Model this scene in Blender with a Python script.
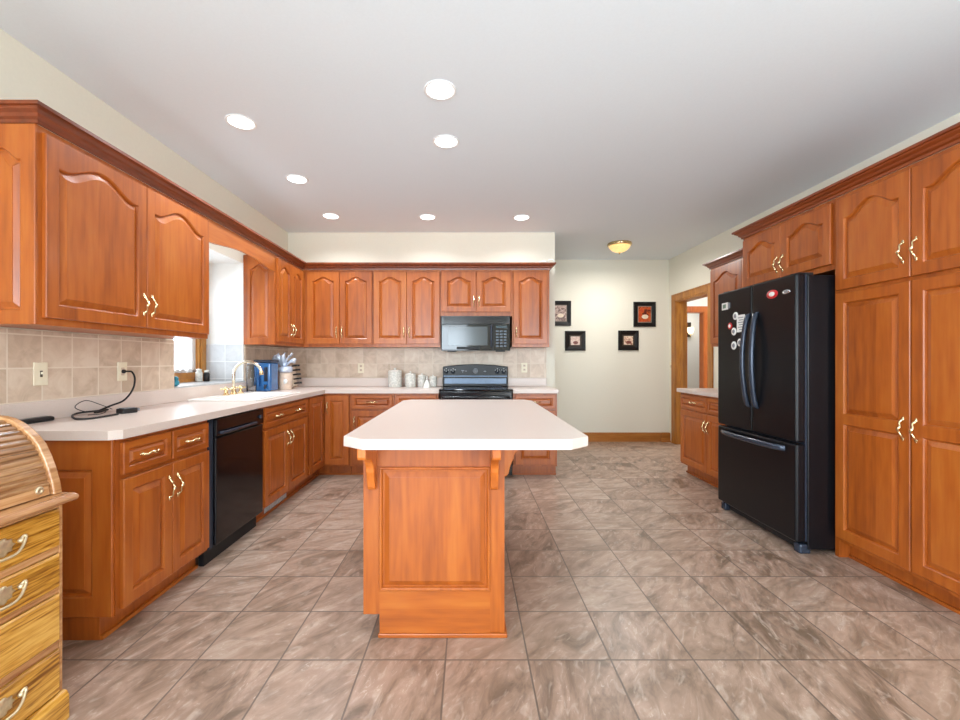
import bpy, bmesh, math, random
from mathutils import Matrix, Vector
PI = math.pi
random.seed(7)
for o in list(bpy.data.objects): bpy.data.objects.remove(o)
SC = bpy.context.scene
COL = SC.collection

# ------------------------------------------------------------------ camera, world, light, exposure
cam = bpy.data.cameras.new('camera'); cam_o = bpy.data.objects.new('camera', cam); COL.objects.link(cam_o)
cam_o.location = (0, 0, 1.22); cam_o.rotation_euler = (PI/2, 0, 0)
cam.sensor_width = 36; cam.lens = 36*428/960; cam.shift_x = 11/960; cam.shift_y = 1/960; cam.clip_start = .02
SC.camera = cam_o
world = bpy.data.worlds.new('world'); SC.world = world; world.use_nodes = True
bg = world.node_tree.nodes['Background']
bg.inputs['Color'].default_value = (.76, .88, 1, 1); bg.inputs['Strength'].default_value = 5.0
SC.view_settings.view_transform = 'Standard'; SC.view_settings.look = 'None'
SC.view_settings.gamma = 1; SC.view_settings.use_curve_mapping = False
SC.view_settings.exposure = 0.50
try:
    SC.cycles.use_denoising = True
    SC.cycles.max_bounces = 10; SC.cycles.diffuse_bounces = 6
    SC.cycles.sample_clamp_indirect = 6
except Exception: pass

def area(name, loc, rot, sx, sy, power, color=(1, 1, 1), shape='RECTANGLE', spread=PI):
    l = bpy.data.lights.new(name, 'AREA'); l.shape = shape; l.size = sx; l.size_y = sy
    l.energy = power; l.color = color; l.spread = spread
    o = bpy.data.objects.new(name, l); COL.objects.link(o); o.location = loc; o.rotation_euler = rot
    return o
REAR_Y = -3.3
# daylight of the rear window, plus two fill lights added to brighten the room
area('daylight_rear_window', (-1.0, REAR_Y+.04, 1.55), (PI/2, 0, 0), 1.9, 1.5, 78, (.79, .91, 1))
area('added_rear_fill', (2.12, REAR_Y+.04, 1.2), (PI/2, 0, 0), 1.4, 2.1, 66, (.79, .91, 1))  # added fill, set at an invented patio door
area('added_side_fill', (-2.13, -1.5, 1.35), (PI/2, 0, -PI/2), 2.0, 1.7, 66, (.79, .91, 1))  # added fill from the left, brightens the pantry side
# added fill aimed up and forward to lift the ceiling, no source seen
area('added_ceiling_fill', (1.9, -1.5, 1.5), (PI-math.radians(55), 0, math.radians(18)),   .9, .9, 10, (.79, .91, 1), 'RECTANGLE', math.radians(110))
area('next_room_fill', (4.3, 6.6, 2.7), (0, 0, 0), 1.0, 1.0, 34, (1, .97, .93))  # added to brighten the next room, no lamp seen there
area('far_room_fill', (5.0, 9.2, 2.6), (0, 0, 0), .6, .6, 11, (1, .97, .93))  # added to brighten the wall beyond, apart from the sconce

# ------------------------------------------------------------------ materials
def srgb(r, g, b):
    f = lambda c: c/12.92 if c <= .04045 else ((c+.055)/1.055)**2.4
    return (f(r/255), f(g/255), f(b/255), 1)
class NT:
    def __init__(s, name):
        s.m = bpy.data.materials.new(name); s.m.use_nodes = True
        s.t = s.m.node_tree; s.b = s.t.nodes['Principled BSDF']
    def n(s, typ, **kw):
        x = s.t.nodes.new(typ)
        for k, v in kw.items():
            if hasattr(x, k): setattr(x, k, v)
        return x
    def l(s, a, b): s.t.links.new(a, b)
    def math(s, op, a, b=None, c=None):
        x = s.n('ShaderNodeMath', operation=op)
        for i, v in enumerate((a, b, c)):
            if v is None: continue
            if isinstance(v, (int, float)): x.inputs[i].default_value = v
            else: s.l(v, x.inputs[i])
        return x.outputs[0]
    def ramp(s, fac, stops):
        r = s.n('ShaderNodeValToRGB'); e = r.color_ramp.elements
        while len(e) < len(stops): e.new(.5)
        for el, (p, c) in zip(e, stops): el.position = p; el.color = c
        s.l(fac, r.inputs[0]); return r.outputs[0]
    def mix(s, fac, a, b, mode='MIX'):
        x = s.n('ShaderNodeMix', data_type='RGBA', blend_type=mode)
        for sock, v in ((x.inputs[0], fac), (x.inputs[6], a), (x.inputs[7], b)):
            if isinstance(v, (int, float, tuple)): sock.default_value = v
            else: s.l(v, sock)
        return x.outputs[2]
    def bump(s, h, strength=.1, dist=.01):
        x = s.n('ShaderNodeBump'); x.inputs['Strength'].default_value = strength; x.inputs['Distance'].default_value = dist
        s.l(h, x.inputs['Height']); s.l(x.outputs[0], s.b.inputs['Normal'])
    def set(s, **kw):
        for k, v in kw.items():
            s.b.inputs[k.replace('_', ' ')].default_value = v

def plain(name, col, rough=.5, metal=0, emit=None, estr=0, noise=.06, scale=30, coat=0, bump=0, spec=.5):
    k = NT(name)
    tc = k.n('ShaderNodeTexCoord'); nz = k.n('ShaderNodeTexNoise'); nz.inputs['Scale'].default_value = scale
    nz.inputs['Detail'].default_value = 3; k.l(tc.outputs['Object'], nz.inputs['Vector'])
    d = tuple(max(0, c*(1-noise)) for c in col[:3])+(1,); e = tuple(min(1, c*(1+noise)) for c in col[:3])+(1,)
    k.l(k.ramp(nz.outputs['Fac'], [(.3, d), (.7, e)]), k.b.inputs['Base Color'])
    k.set(Roughness=rough, Metallic=metal, Coat_Weight=coat, Coat_Roughness=.15, Specular_IOR_Level=spec)
    if emit: k.set(Emission_Color=emit, Emission_Strength=estr)
    if bump: k.bump(nz.outputs['Fac'], bump, .004)
    return k.m

def wood(name, dark, mid, light, along='Z', rough=.37, coat=.16, grain=1.0, stave=.10, stave_amt=.5, fig=.45, gc=.30):
    k = NT(name)
    tc = k.n('ShaderNodeTexCoord'); oi = k.n('ShaderNodeObjectInfo')
    off = k.math('MULTIPLY', oi.outputs['Random'], 23.0)
    add = k.n('ShaderNodeVectorMath', operation='ADD'); k.l(tc.outputs['Object'], add.inputs[0])
    cmb = k.n('ShaderNodeCombineXYZ'); k.l(off, cmb.inputs[0]); k.l(off, cmb.inputs[1]); k.l(off, cmb.inputs[2])
    k.l(cmb.outputs[0], add.inputs[1])
    sep = k.n('ShaderNodeSeparateXYZ'); k.l(add.outputs[0], sep.inputs[0])
    mp = k.n('ShaderNodeMapping'); k.l(add.outputs[0], mp.inputs['Vector'])
    sc = {'X': (2.2, 34, 34), 'Y': (34, 2.2, 34), 'Z': (34, 34, 2.2)}[along]
    mp.inputs['Scale'].default_value = tuple(v*grain for v in sc)
    n1 = k.n('ShaderNodeTexNoise'); k.l(mp.outputs[0], n1.inputs['Vector'])
    n1.inputs['Scale'].default_value = 1.6; n1.inputs['Detail'].default_value = 6; n1.inputs['Distortion'].default_value = .5
    mp2 = k.n('ShaderNodeMapping'); k.l(add.outputs[0], mp2.inputs['Vector'])
    mp2.inputs['Scale'].default_value = tuple(max(.8, v*.16) for v in sc)
    n2 = k.n('ShaderNodeTexNoise'); k.l(mp2.outputs[0], n2.inputs['Vector']); n2.inputs['Detail'].default_value = 2
    across = {'X': 2, 'Y': 2, 'Z': 0}[along]
    st = k.math('FLOOR', k.math('DIVIDE', sep.outputs[across], stave))
    wn = k.n('ShaderNodeTexWhiteNoise', noise_dimensions='1D'); k.l(st, wn.inputs['W'])
    f = k.math('ADD', k.math('MULTIPLY', k.math('SUBTRACT', n1.outputs['Fac'], .5), gc), k.math('MULTIPLY', k.math('SUBTRACT', n2.outputs['Fac'], .5), fig))
    f = k.math('ADD', f, .53)
    f = k.math('ADD', f, k.math('MULTIPLY', k.math('SUBTRACT', wn.outputs['Value'], .5), .28*stave_amt))
    f = k.math('ADD', f, k.math('MULTIPLY', k.math('SUBTRACT', oi.outputs['Random'], .5), .10))
    k.l(k.ramp(f, [(.28, dark), (.53, mid), (.80, light)]), k.b.inputs['Base Color'])
    k.set(Roughness=rough, Coat_Weight=coat, Coat_Roughness=.18)
    k.bump(n1.outputs['Fac'], .04, .002)
    return k.m

def tiles(name, ax, ay, s, x0, y0, stops, grout, gw=.004, streak=None, rough=.35, bmp=.25, nscale=6, pertile=.25):
    k = NT(name)
    tc = k.n('ShaderNodeTexCoord'); sep = k.n('ShaderNodeSeparateXYZ'); k.l(tc.outputs['Object'], sep.inputs[0])
    u = k.math('DIVIDE', k.math('SUBTRACT', sep.outputs[ax], x0), s); v = k.math('DIVIDE', k.math('SUBTRACT', sep.outputs[ay], y0), s)
    fu = k.math('FLOOR', u); fv = k.math('FLOOR', v)
    def edge(a):
        fr = k.math('FRACT', a); return k.math('MINIMUM', fr, k.math('SUBTRACT', 1, fr))
    e = k.math('MINIMUM', edge(u), edge(v))
    mr = k.n('ShaderNodeMapRange'); k.l(e, mr.inputs[0]); mr.inputs[1].default_value = gw*.4/s; mr.inputs[2].default_value = gw*.75/s
    mask = mr.outputs[0]
    idv = k.n('ShaderNodeCombineXYZ'); k.l(fu, idv.inputs[0]); k.l(fv, idv.inputs[1])
    wn = k.n('ShaderNodeTexWhiteNoise', noise_dimensions='3D'); k.l(idv.outputs[0], wn.inputs['Vector'])
    rnd = wn.outputs['Value']
    add = k.n('ShaderNodeVectorMath', operation='ADD'); sc = k.n('ShaderNodeVectorMath', operation='SCALE')
    k.l(wn.outputs['Color'], sc.inputs[0]); sc.inputs['Scale'].default_value = 20
    k.l(tc.outputs['Object'], add.inputs[0]); k.l(sc.outputs[0], add.inputs[1])
    vec = add.outputs[0]
    if streak:
        rot = k.n('ShaderNodeVectorRotate', rotation_type='Z_AXIS'); k.l(vec, rot.inputs['Vector'])
        k.l(k.math('ADD', k.math('MULTIPLY', k.math('SUBTRACT', rnd, .5), 1.1), streak), rot.inputs['Angle'])
        mp = k.n('ShaderNodeMapping'); k.l(rot.outputs[0], mp.inputs['Vector']); mp.inputs['Scale'].default_value = (1, .36, 1)
        vec = mp.outputs[0]
    n1 = k.n('ShaderNodeTexNoise'); k.l(vec, n1.inputs['Vector']); n1.inputs['Scale'].default_value = nscale
    n1.inputs['Detail'].default_value = 8; n1.inputs['Roughness'].default_value = .62; n1.inputs['Distortion'].default_value = .9
    f = k.math('ADD', n1.outputs['Fac'], k.math('MULTIPLY', k.math('SUBTRACT', rnd, .5), pertile))
    col = k.ramp(f, stops)
    if streak:
        n2 = k.n('ShaderNodeTexNoise'); k.l(vec, n2.inputs['Vector']); n2.inputs['Scale'].default_value = nscale*2.3
        n2.inputs['Detail'].default_value = 5; n2.inputs['Distortion'].default_value = 1.6
        vein = k.ramp(n2.outputs['Fac'], [(.56, (0, 0, 0, 1)), (.72, (1, 1, 1, 1))])
        col = k.mix(k.math('MULTIPLY', vein, .45), col, srgb(212, 196, 182))
        n3 = k.n('ShaderNodeTexNoise'); k.l(vec, n3.inputs['Vector']); n3.inputs['Scale'].default_value = nscale*1.1
        n3.inputs['Detail'].default_value = 6; n3.inputs['Distortion'].default_value = 2.2
        dk = k.ramp(n3.outputs['Fac'], [(.30, (1, 1, 1, 1)), (.46, (0, 0, 0, 1))])
        col = k.mix(k.math('MULTIPLY', dk, .46), col, srgb(112, 94, 82))
        n4 = k.n('ShaderNodeTexNoise'); k.l(vec, n4.inputs['Vector']); n4.inputs['Scale'].default_value = nscale*5
        n4.inputs['Detail'].default_value = 7; n4.inputs['Roughness'].default_value = .7; n4.inputs['Distortion'].default_value = 2.0
        fl_ = k.ramp(n4.outputs['Fac'], [(.57, (0, 0, 0, 1)), (.66, (1, 1, 1, 1))])
        pt = k.ramp(n1.outputs['Fac'], [(.48, (0, 0, 0, 1)), (.62, (1, 1, 1, 1))])
        col = k.mix(k.math('MULTIPLY', k.math('MULTIPLY', fl_, pt), .6), col, srgb(226, 212, 198))
        col = k.mix(k.math('MULTIPLY', wn.outputs['Value'], .22), col, srgb(150, 132, 112))
    col = k.mix(mask, grout, col)
    k.l(col, k.b.inputs['Base Color'])
    k.set(Roughness=rough)
    h = k.math('ADD', k.math('MULTIPLY', n1.outputs['Fac'], .35), mask)
    k.bump(h, bmp, .004)
    return k.m

CD, CM, CL = srgb(130, 60, 15), srgb(169, 86, 24), srgb(187, 108, 40)
cherry = wood('cherry_wood', CD, CM, CL)
cherry_flat = wood('cherry_wood_horizontal', CD, CM, CL, along='X')
cherry_flaty = wood('cherry_wood_lengthwise', CD, CM, CL, along='Y')
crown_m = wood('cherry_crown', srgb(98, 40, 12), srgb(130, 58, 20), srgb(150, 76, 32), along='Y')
oak = wood('oak_trim', srgb(140, 82, 22), srgb(184, 120, 42), srgb(206, 146, 64), grain=1.4)
oak_h = wood('oak_trim_horizontal', srgb(128, 72, 24), srgb(168, 104, 40), srgb(190, 128, 58), along='X', grain=1.4)
desk_oak = wood('desk_oak', srgb(128, 76, 20), srgb(200, 142, 52), srgb(224, 174, 88), along='Y', grain=2.4, coat=.5, rough=.28, fig=.5, gc=1.35)
desk_rail = wood('desk_oak_edges', srgb(150, 96, 56), srgb(192, 140, 92), srgb(214, 170, 124), along='Y', gc=.8, grain=1.3, coat=.5, rough=.25)
tambour_m = wood('desk_tambour', srgb(92, 58, 32), srgb(150, 104, 64), srgb(186, 142, 98), along='Y', gc=1.2, grain=1.4, coat=.7, rough=.22)
wall_m = plain('wall_paint', srgb(228, 223, 207), .85, noise=.012, scale=60, bump=.03)
white_paint = plain('white_paint', srgb(236, 234, 228), .7, noise=.01)
ceil_m = plain('ceiling_paint', srgb(226, 234, 240), .9, noise=.01, scale=80, bump=.04)
lam = plain('laminate_counter', srgb(216, 200, 190), .38, noise=.035, scale=240, coat=.15)
lam_edge = lam
white_sink = plain('white_sink', srgb(238, 234, 228), .2, noise=.01)
brass = plain('polished_brass', srgb(228, 200, 150), .2, 1, noise=.05)
brass_light = plain('pale_brass', srgb(244, 224, 176), .22, 1, noise=.04)
antique = plain('antique_brass', srgb(222, 206, 172), .36, .7, noise=.12, scale=60)
chrome = plain('chrome', srgb(215, 218, 222), .15, 1, noise=.02)
black = plain('black_gloss', srgb(20, 20, 24), .16, noise=.1, coat=.2)
black_tex = plain('black_textured', srgb(13, 14, 18), .28, noise=.2, scale=300, bump=.15, spec=.3)
black_matte = plain('black_matte', srgb(18, 18, 20), .6, noise=.1)
dw_front = plain('dishwasher_black', srgb(18, 15, 18), .12, noise=.1, spec=.35)
glassy = plain('dark_glass', srgb(12, 14, 18), .05, noise=.05)
micro_win = plain('microwave_mesh_glass', srgb(58, 66, 70), .14, noise=.05, scale=400, coat=.25)
steelband = plain('range_steel_blue', srgb(96, 112, 132), .3, .3, noise=.06)
handle_grey = plain('fridge_handle', srgb(56, 64, 78), .24, .35, noise=.05)
plate_m = plain('almond_plate', srgb(232, 222, 196), .4, noise=.02)
slot_m = plain('outlet_slot', srgb(70, 60, 50), .5)
cer = plain('white_ceramic', srgb(232, 230, 222), .2, noise=.03)
cer_pat = plain('ceramic_flower_pattern', srgb(206, 204, 196), .25, noise=.22, scale=55)
frame_blk = plain('frame_black', srgb(20, 15, 13), .45, noise=.15, spec=.25)
frame_brn = plain('frame_brown', srgb(58, 47, 38), .5, noise=.3, spec=.25)
lens_m = plain('lamp_lens', (1, 1, 1, 1), .4, emit=(1, .99, .97, 1), estr=3)
trim_white = plain('lamp_trim', srgb(235, 235, 235), .45, noise=.01)
bowl_m = plain('lamp_glass_bowl', srgb(236, 196, 120), .25, emit=(1, .72, .30, 1), estr=.55, noise=.12, scale=40)
sconce_m = plain('sconce_glass', srgb(255, 240, 205), .3, emit=(1, .85, .55, 1), estr=1.3)
blue_pl = plain('blue_plastic', srgb(40, 96, 152), .15, noise=.15, scale=25, coat=.5)
blue_dk = plain('dark_navy_lid', srgb(28, 34, 52), .3)
ribbon_m = plain('silver_ribbon', srgb(206, 216, 232), .25, .3, noise=.08)
cream = plain('cream_block', srgb(206, 184, 162), .5, noise=.06)
red_m = plain('red_print', srgb(200, 40, 42), .35)
white_m = plain('white_print', srgb(235, 235, 230), .4, noise=.02)
grey_m = plain('grey_print', srgb(130, 134, 140), .4)
ink = plain('ink', srgb(60, 62, 66), .5)
teal = plain('teal_glaze', srgb(40, 130, 150), .3)
shell_m = plain('sea_shell', srgb(206, 200, 196), .5, noise=.2, scale=50)
vent_m = plain('register_metal', srgb(196, 200, 202), .4, .2)
window_white = plain('window_sash_white', srgb(238, 238, 236), .4, noise=.01)
def glass_mat(name, tint, rough=.0):
    k = NT(name); k.set(Base_Color=tint, Roughness=rough, Transmission_Weight=1.0, IOR=1.2)
    return k.m
pane = glass_mat('window_pane', (1, 1, 1, 1))
clear = glass_mat('clear_glass', (.93, .96, .97, 1))
blue_clear = glass_mat('blue_clear', srgb(120, 175, 215), .1)

floor_m = tiles('slate_floor_tile', 0, 1, .3375, -.0959, 1.747,
    [(.30, srgb(116, 96, 80)), (.44, srgb(156, 130, 112)), (.56, srgb(177, 149, 131)), (.74, srgb(198, 176, 159))],
    srgb(112, 97, 86), gw=.006, streak=.75, rough=.33, bmp=.22, nscale=10, pertile=.14)
wtile = [(.32, srgb(190, 167, 144)), (.52, srgb(209, 187, 165)), (.72, srgb(220, 202, 182))]
tile_left = tiles('wall_tile_left', 1, 2, .1645, 2.003, 1.02, wtile, srgb(226, 212, 194), gw=.006, rough=.35, bmp=.12, nscale=9)
tile_back = tiles('wall_tile_back', 0, 2, .167, -.10, 1.02, wtile, srgb(214, 198, 178), gw=.005, rough=.35, bmp=.12, nscale=9)
ptile = [(.32, srgb(180, 180, 180)), (.52, srgb(194, 194, 194)), (.72, srgb(206, 206, 206))]
tile_alcove = tiles('wall_tile_alcove', 0, 2, .165, -2.345, 1.05, ptile, srgb(226, 226, 224), gw=.005, rough=.3, bmp=.1, nscale=9)

# ------------------------------------------------------------------ mesh builder
def mw(o):
    m = o.matrix_basis.copy()
    while o.parent: o = o.parent; m = o.matrix_basis @ m
    return m
class MB:
    def __init__(s): s.v = []; s.f = []; s.sm = set()
    def add(s, vs, fs, smooth=False):
        b = len(s.v); s.v += [tuple(p) for p in vs]
        for f in fs:
            if smooth: s.sm.add(len(s.f))
            s.f.append(tuple(i+b for i in f))
        return s
    def box(s, x0, x1, y0, y1, z0, z1, M=None):
        vs = [(x, y, z) for z in (z0, z1) for y in (y0, y1) for x in (x0, x1)]
        if M: vs = [M @ Vector(p) for p in vs]
        return s.add(vs, [(0, 2, 3, 1), (4, 5, 7, 6), (0, 1, 5, 4), (2, 6, 7, 3), (0, 4, 6, 2), (1, 3, 7, 5)])
    def rings(s, rs, cap0=True, cap1=True, smooth=False, closed=True):
        n = len(rs[0]); b = len(s.v)
        for r in rs: s.v += [tuple(p) for p in r]
        for k in range(len(rs)-1):
            for i in range(n if closed else n-1):
                j = (i+1) % n
                if smooth: s.sm.add(len(s.f))
                s.f.append((b+k*n+i, b+k*n+j, b+(k+1)*n+j, b+(k+1)*n+i))
        if cap0: s.f.append(tuple(b+i for i in reversed(range(n))))
        if cap1: s.f.append(tuple(b+(len(rs)-1)*n+i for i in range(n)))
        return s
    def prism(s, pts, axis, a, b):
        def P(p, t):
            return {'x': (t, p[0], p[1]), 'y': (p[0], t, p[1]), 'z': (p[0], p[1], t)}[axis]
        return s.rings([[P(p, a) for p in pts], [P(p, b) for p in pts]])
    def tube(s, path, r, n=8, caps=True):
        path = [Vector(p) for p in path]; rs = []
        rad = r if isinstance(r, (list, tuple)) else [r]*len(path)
        up = None
        for i, p in enumerate(path):
            d = (path[min(i+1, len(path)-1)]-path[max(i-1, 0)]).normalized()
            if up is None:
                up = Vector((0, 0, 1)) if abs(d.z) < .9 else Vector((1, 0, 0))
            a = (up - d*up.dot(d)).normalized(); up = a; bb = d.cross(a)
            rs.append([p+(a*math.cos(2*PI*k/n)+bb*math.sin(2*PI*k/n))*rad[i] for k in range(n)])
        return s.rings(rs, caps, caps, smooth=True)
    def lathe(s, prof, c=(0, 0, 0), n=20, M=None):
        rs = []
        for r, z in prof:
            rs.append([(c[0]+max(r, 1e-4)*math.cos(2*PI*k/n), c[1]+max(r, 1e-4)*math.sin(2*PI*k/n), c[2]+z) for k in range(n)])
        if M: rs = [[M @ Vector(p) for p in r] for r in rs]
        return s.rings(rs, smooth=True)
    def ball(s, c, r, n=10, sx=1, sy=1, sz=1):
        rs = []
        for i in range(n+1):
            t = PI*i/n; rr = max(math.sin(t), 1e-3)*r
            rs.append([(c[0]+sx*rr*math.cos(2*PI*k/n), c[1]+sy*rr*math.sin(2*PI*k/n), c[2]-sz*r*math.cos(t)) for k in range(n)])
        return s.rings(rs, smooth=True)
    def build(s, name, mat, parent=None, world=True, loc=None, bevel=0, seg=2):
        vs = s.v
        if parent and world:
            im = mw(parent).inverted(); vs = [im @ Vector(p) for p in vs]
        me = bpy.data.meshes.new(name); me.from_pydata([tuple(p) for p in vs], [], s.f)
        bm = bmesh.new(); bm.from_mesh(me); bmesh.ops.recalc_face_normals(bm, faces=bm.faces); bm.to_mesh(me); bm.free()
        for i, p in enumerate(me.polygons): p.use_smooth = i in s.sm
        me.materials.append(mat)
        o = bpy.data.objects.new(name, me); COL.objects.link(o)
        if parent: o.parent = parent
        if loc: o.location = loc
        if bevel:
            b = o.modifiers.new('bevel', 'BEVEL'); b.width = bevel; b.segments = seg; b.limit_method = 'ANGLE'; b.angle_limit = .7
            b.harden_normals = False
        return o
def tag(o, label=None, cat=None, group=None, kind=None):
    if label: o['label'] = label
    if cat: o['category'] = cat
    if group: o['group'] = group
    if kind: o['kind'] = kind
    return o
def thing(name, label, cat, loc=(0, 0, 0), rz=0, group=None):
    o = bpy.data.objects.new(name, None); COL.objects.link(o); o.location = loc; o.rotation_euler = (0, 0, rz)
    o.empty_display_size = .05
    return tag(o, label, cat, group)
def struct(o, label=None): return tag(o, label, None, None, 'structure')
def inst(name, mesh_obj, parent, loc=(0, 0, 0), rot=(0, 0, 0)):
    o = mesh_obj if not mesh_obj.get('used') else mesh_obj.copy()
    if mesh_obj.get('used'): COL.objects.link(o)
    return o

# ------------------------------------------------------------------ room
XL, XR, YB, YF, ZC = -2.17, 3.04, 5.13, 6.5, 2.76
A0, A1, AZ0, AZ1 = 3.14, 4.125, 1.03, 2.16          # window alcove
struct(MB().box(-2.7, 7.2, REAR_Y-.1, 10.2, -.1, 0).build('floor', floor_m), 'brown and rose slate look tile floor')
struct(MB().box(-2.7, 7.2, REAR_Y-.1, 10.2, ZC, ZC+.1).build('ceiling', ceil_m), 'flat white painted ceiling')
w = MB()
w.box(-2.29, XL, REAR_Y, -2.5, 0, ZC); w.box(-2.29, XL, -.5, A0, 0, ZC); w.box(-2.29, XL, -2.5, -.5, 0, .5); w.box(-2.29, XL, -2.5, -.5, 2.2, ZC); w.box(-2.29, XL, A1, YF+.1, 0, ZC)  # opening behind the camera is added for the side fill
w.box(-2.29, XL, A0, A1, 0, AZ0-.012); w.box(-2.29, XL, A0, A1, AZ1, ZC)
struct(w.build('wall_left', wall_m), 'cream left wall over the sink counter')
a = MB()
a.box(-2.66, -2.29, A0-.1, A0, .7, 2.4); a.box(-2.66, -2.29, A1, A1+.1, .7, 2.4)
a.box(-2.66, -2.29, A0, A1, AZ1, AZ1+.1); a.box(-2.66, -2.29, A0, A1, .7, AZ0-.012)
a.box(-2.29, XL, A0-.003, A0, AZ0, AZ1); a.box(-2.29, XL, A1-.001, A1+.003, AZ0, AZ1); a.box(-2.29, XL, A0, A1, AZ1-.002, AZ1)
WY0, WY1, WZ0, WZ1 = 3.20, 4.06, 1.05, 2.10
a.box(-2.66, -2.54, A0, WY0, AZ0, AZ1); a.box(-2.66, -2.54, WY1, A1, AZ0, AZ1); a.box(-2.66, -2.54, WY0, WY1, WZ1, AZ1); a.box(-2.66, -2.54, WY0, WY1, AZ0-.01, WZ0)
struct(a.build('wall_alcove', white_paint), 'white window alcove above the sink')
struct(MB().box(-2.54, XL, A1-.010, A1-.001, AZ0, 1.385).build('wall_alcove_tiles', tile_alcove), 'pale tiles on alcove side')
struct(MB().box(-2.54, XL+.012, A0, A1, AZ0-.012, AZ0).build('trim_1', tile_alcove), 'tiled sill of the window alcove')
struct(MB().box(XL, 1.03, YB, YB+.12, 0, ZC).build('wall_back', wall_m), 'cream wall behind the range')
struct(MB().box(-2.29, 3.3, YF, YF+.1, 0, ZC).build('wall_far', wall_m), 'cream hall wall with framed pictures')
r = MB(); DY0, DY1, DZ = 5.42, 6.28, 2.10
r.box(XR, XR+.14, -.3, DY0, 0, ZC); r.box(XR, XR+.14, DY1, YF, 0, ZC); r.box(XR, XR+.14, DY0, DY1, DZ, ZC)
r.box(XR, XR+.14, REAR_Y, -.3, 0, ZC)
struct(r.build('wall_right', wall_m), 'cream right wall behind the refrigerator')
b = MB()
b.box(-2.29, -2.0, REAR_Y-.1, REAR_Y, 0, ZC); b.box(-2.0, 0, REAR_Y-.1, REAR_Y, 0, .8); b.box(-2.0, 0, REAR_Y-.1, REAR_Y, 2.3, ZC)
b.box(0, 1.4, REAR_Y-.1, REAR_Y, 0, ZC); b.box(1.4, 2.85, REAR_Y-.1, REAR_Y, 2.25, ZC); b.box(2.85, XR+.14, REAR_Y-.1, REAR_Y, 0, ZC)
struct(b.build('wall_rear', wall_m), 'cream wall behind the camera')
n = MB(); n.box(3.18, 4.06, 8.0, 8.14, 0, ZC); n.box(4.40, 7.1, 8.0, 8.14, 0, ZC); n.box(4.06, 4.40, 8.0, 8.14, 2.14, ZC)
n.box(7.1, 7.2, 4.0, 10.1, 0, ZC); n.box(3.18, 7.2, 3.9, 4.0, 0, ZC)
struct(n.build('wall_next_room', white_paint), 'pale wall of the room beyond the doorway')
struct(MB().box(3.0, 7.2, 10.0, 10.1, 0, ZC).build('wall_beyond', white_paint), 'pale wall seen through the second doorway')
struct(MB().box(3.0, 3.1, 8.14, 10.0, 0, ZC).build('wall_beyond_side', white_paint), 'side wall beyond the second doorway')
# wall tiles
t = MB(); t.box(XL, XL+.008, 1.1, A0, 1.0, 1.372); t.box(XL, XL+.008, A1, YB, 1.0, 1.372)
struct(t.build('wall_left_tiles', tile_left), 'beige backsplash tiles on the left wall')
struct(MB().box(XL+.008, .925, YB-.008, YB, 1.0, 1.375).build('wall_back_tiles', tile_back), 'beige backsplash tiles on the back wall')
# oak door casing
d = MB(); cw = .10
d.box(XR-.02, XR, DY1, DY1+cw, 0, DZ+cw); d.box(XR-.02, XR, DY0-cw, DY0, 0, DZ+cw); d.box(XR-.02, XR, DY0, DY1, DZ, DZ+cw)
d.box(XR-.026, XR, DY1+cw-.02, DY1+cw, 0, DZ+cw); d.box(XR-.026, XR, DY0-cw, DY1+cw, DZ+cw-.02, DZ+cw)
d.box(XR-.01, XR+.15, DY1-.02, DY1, 0, DZ); d.box(XR-.01, XR+.15, DY0, DY0+.02, 0, DZ); d.box(XR-.01, XR+.15, DY0, DY1, DZ-.02, DZ)
d.box(XR+.05, XR+.09, DY1-.032, DY1-.02, 0, DZ-.02)
struct(d.build('door_1', oak, bevel=.003), 'open doorway with golden oak casing past the refrigerator')
e = MB()
e.box(4.40, 4.49, 7.98, 8.0, 0, 2.24); e.box(3.97, 4.06, 7.98, 8.0, 0, 2.24); e.box(3.97, 4.49, 7.978, 8.0, 2.14, 2.24)
e.box(4.385, 4.40, 7.99, 8.15, 0, 2.14); e.box(4.06, 4.075, 7.99, 8.15, 0, 2.14); e.box(4.06, 4.40, 7.99, 8.15, 2.125, 2.14)
struct(e.build('door_2', wood('red_oak_trim', srgb(130, 58, 18), srgb(180, 92, 36), srgb(198, 116, 56))), 'second wood cased doorway in the room beyond')
def baseboard(name, x0, x1, y0, y1, m, lab):
    bb = MB()
    if x1-x0 > y1-y0:
        bb.box(x0, x1, y1-.015, y1, 0, .12); bb.box(x0, x1, y1-.010, y1, .12, .135); bb.box(x0, x1, y1-.028, y1-.015, 0, .02)
    else:
        bb.box(x1-.015, x1, y0, y1, 0, .12); bb.box(x1-.010, x1, y0, y1, .12, .135); bb.box(x1-.028, x1-.015, y0, y1, 0, .02)
    struct(bb.build(name, m), lab)
baseboard('baseboard_far', -2.1, XR, 6.3, YF, oak_h, 'oak baseboard along the hall wall')
baseboard('baseboard_right', 2.9, XR, DY1+cw, YF-.03, oak_h, 'oak baseboard beside the doorway')
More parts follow.
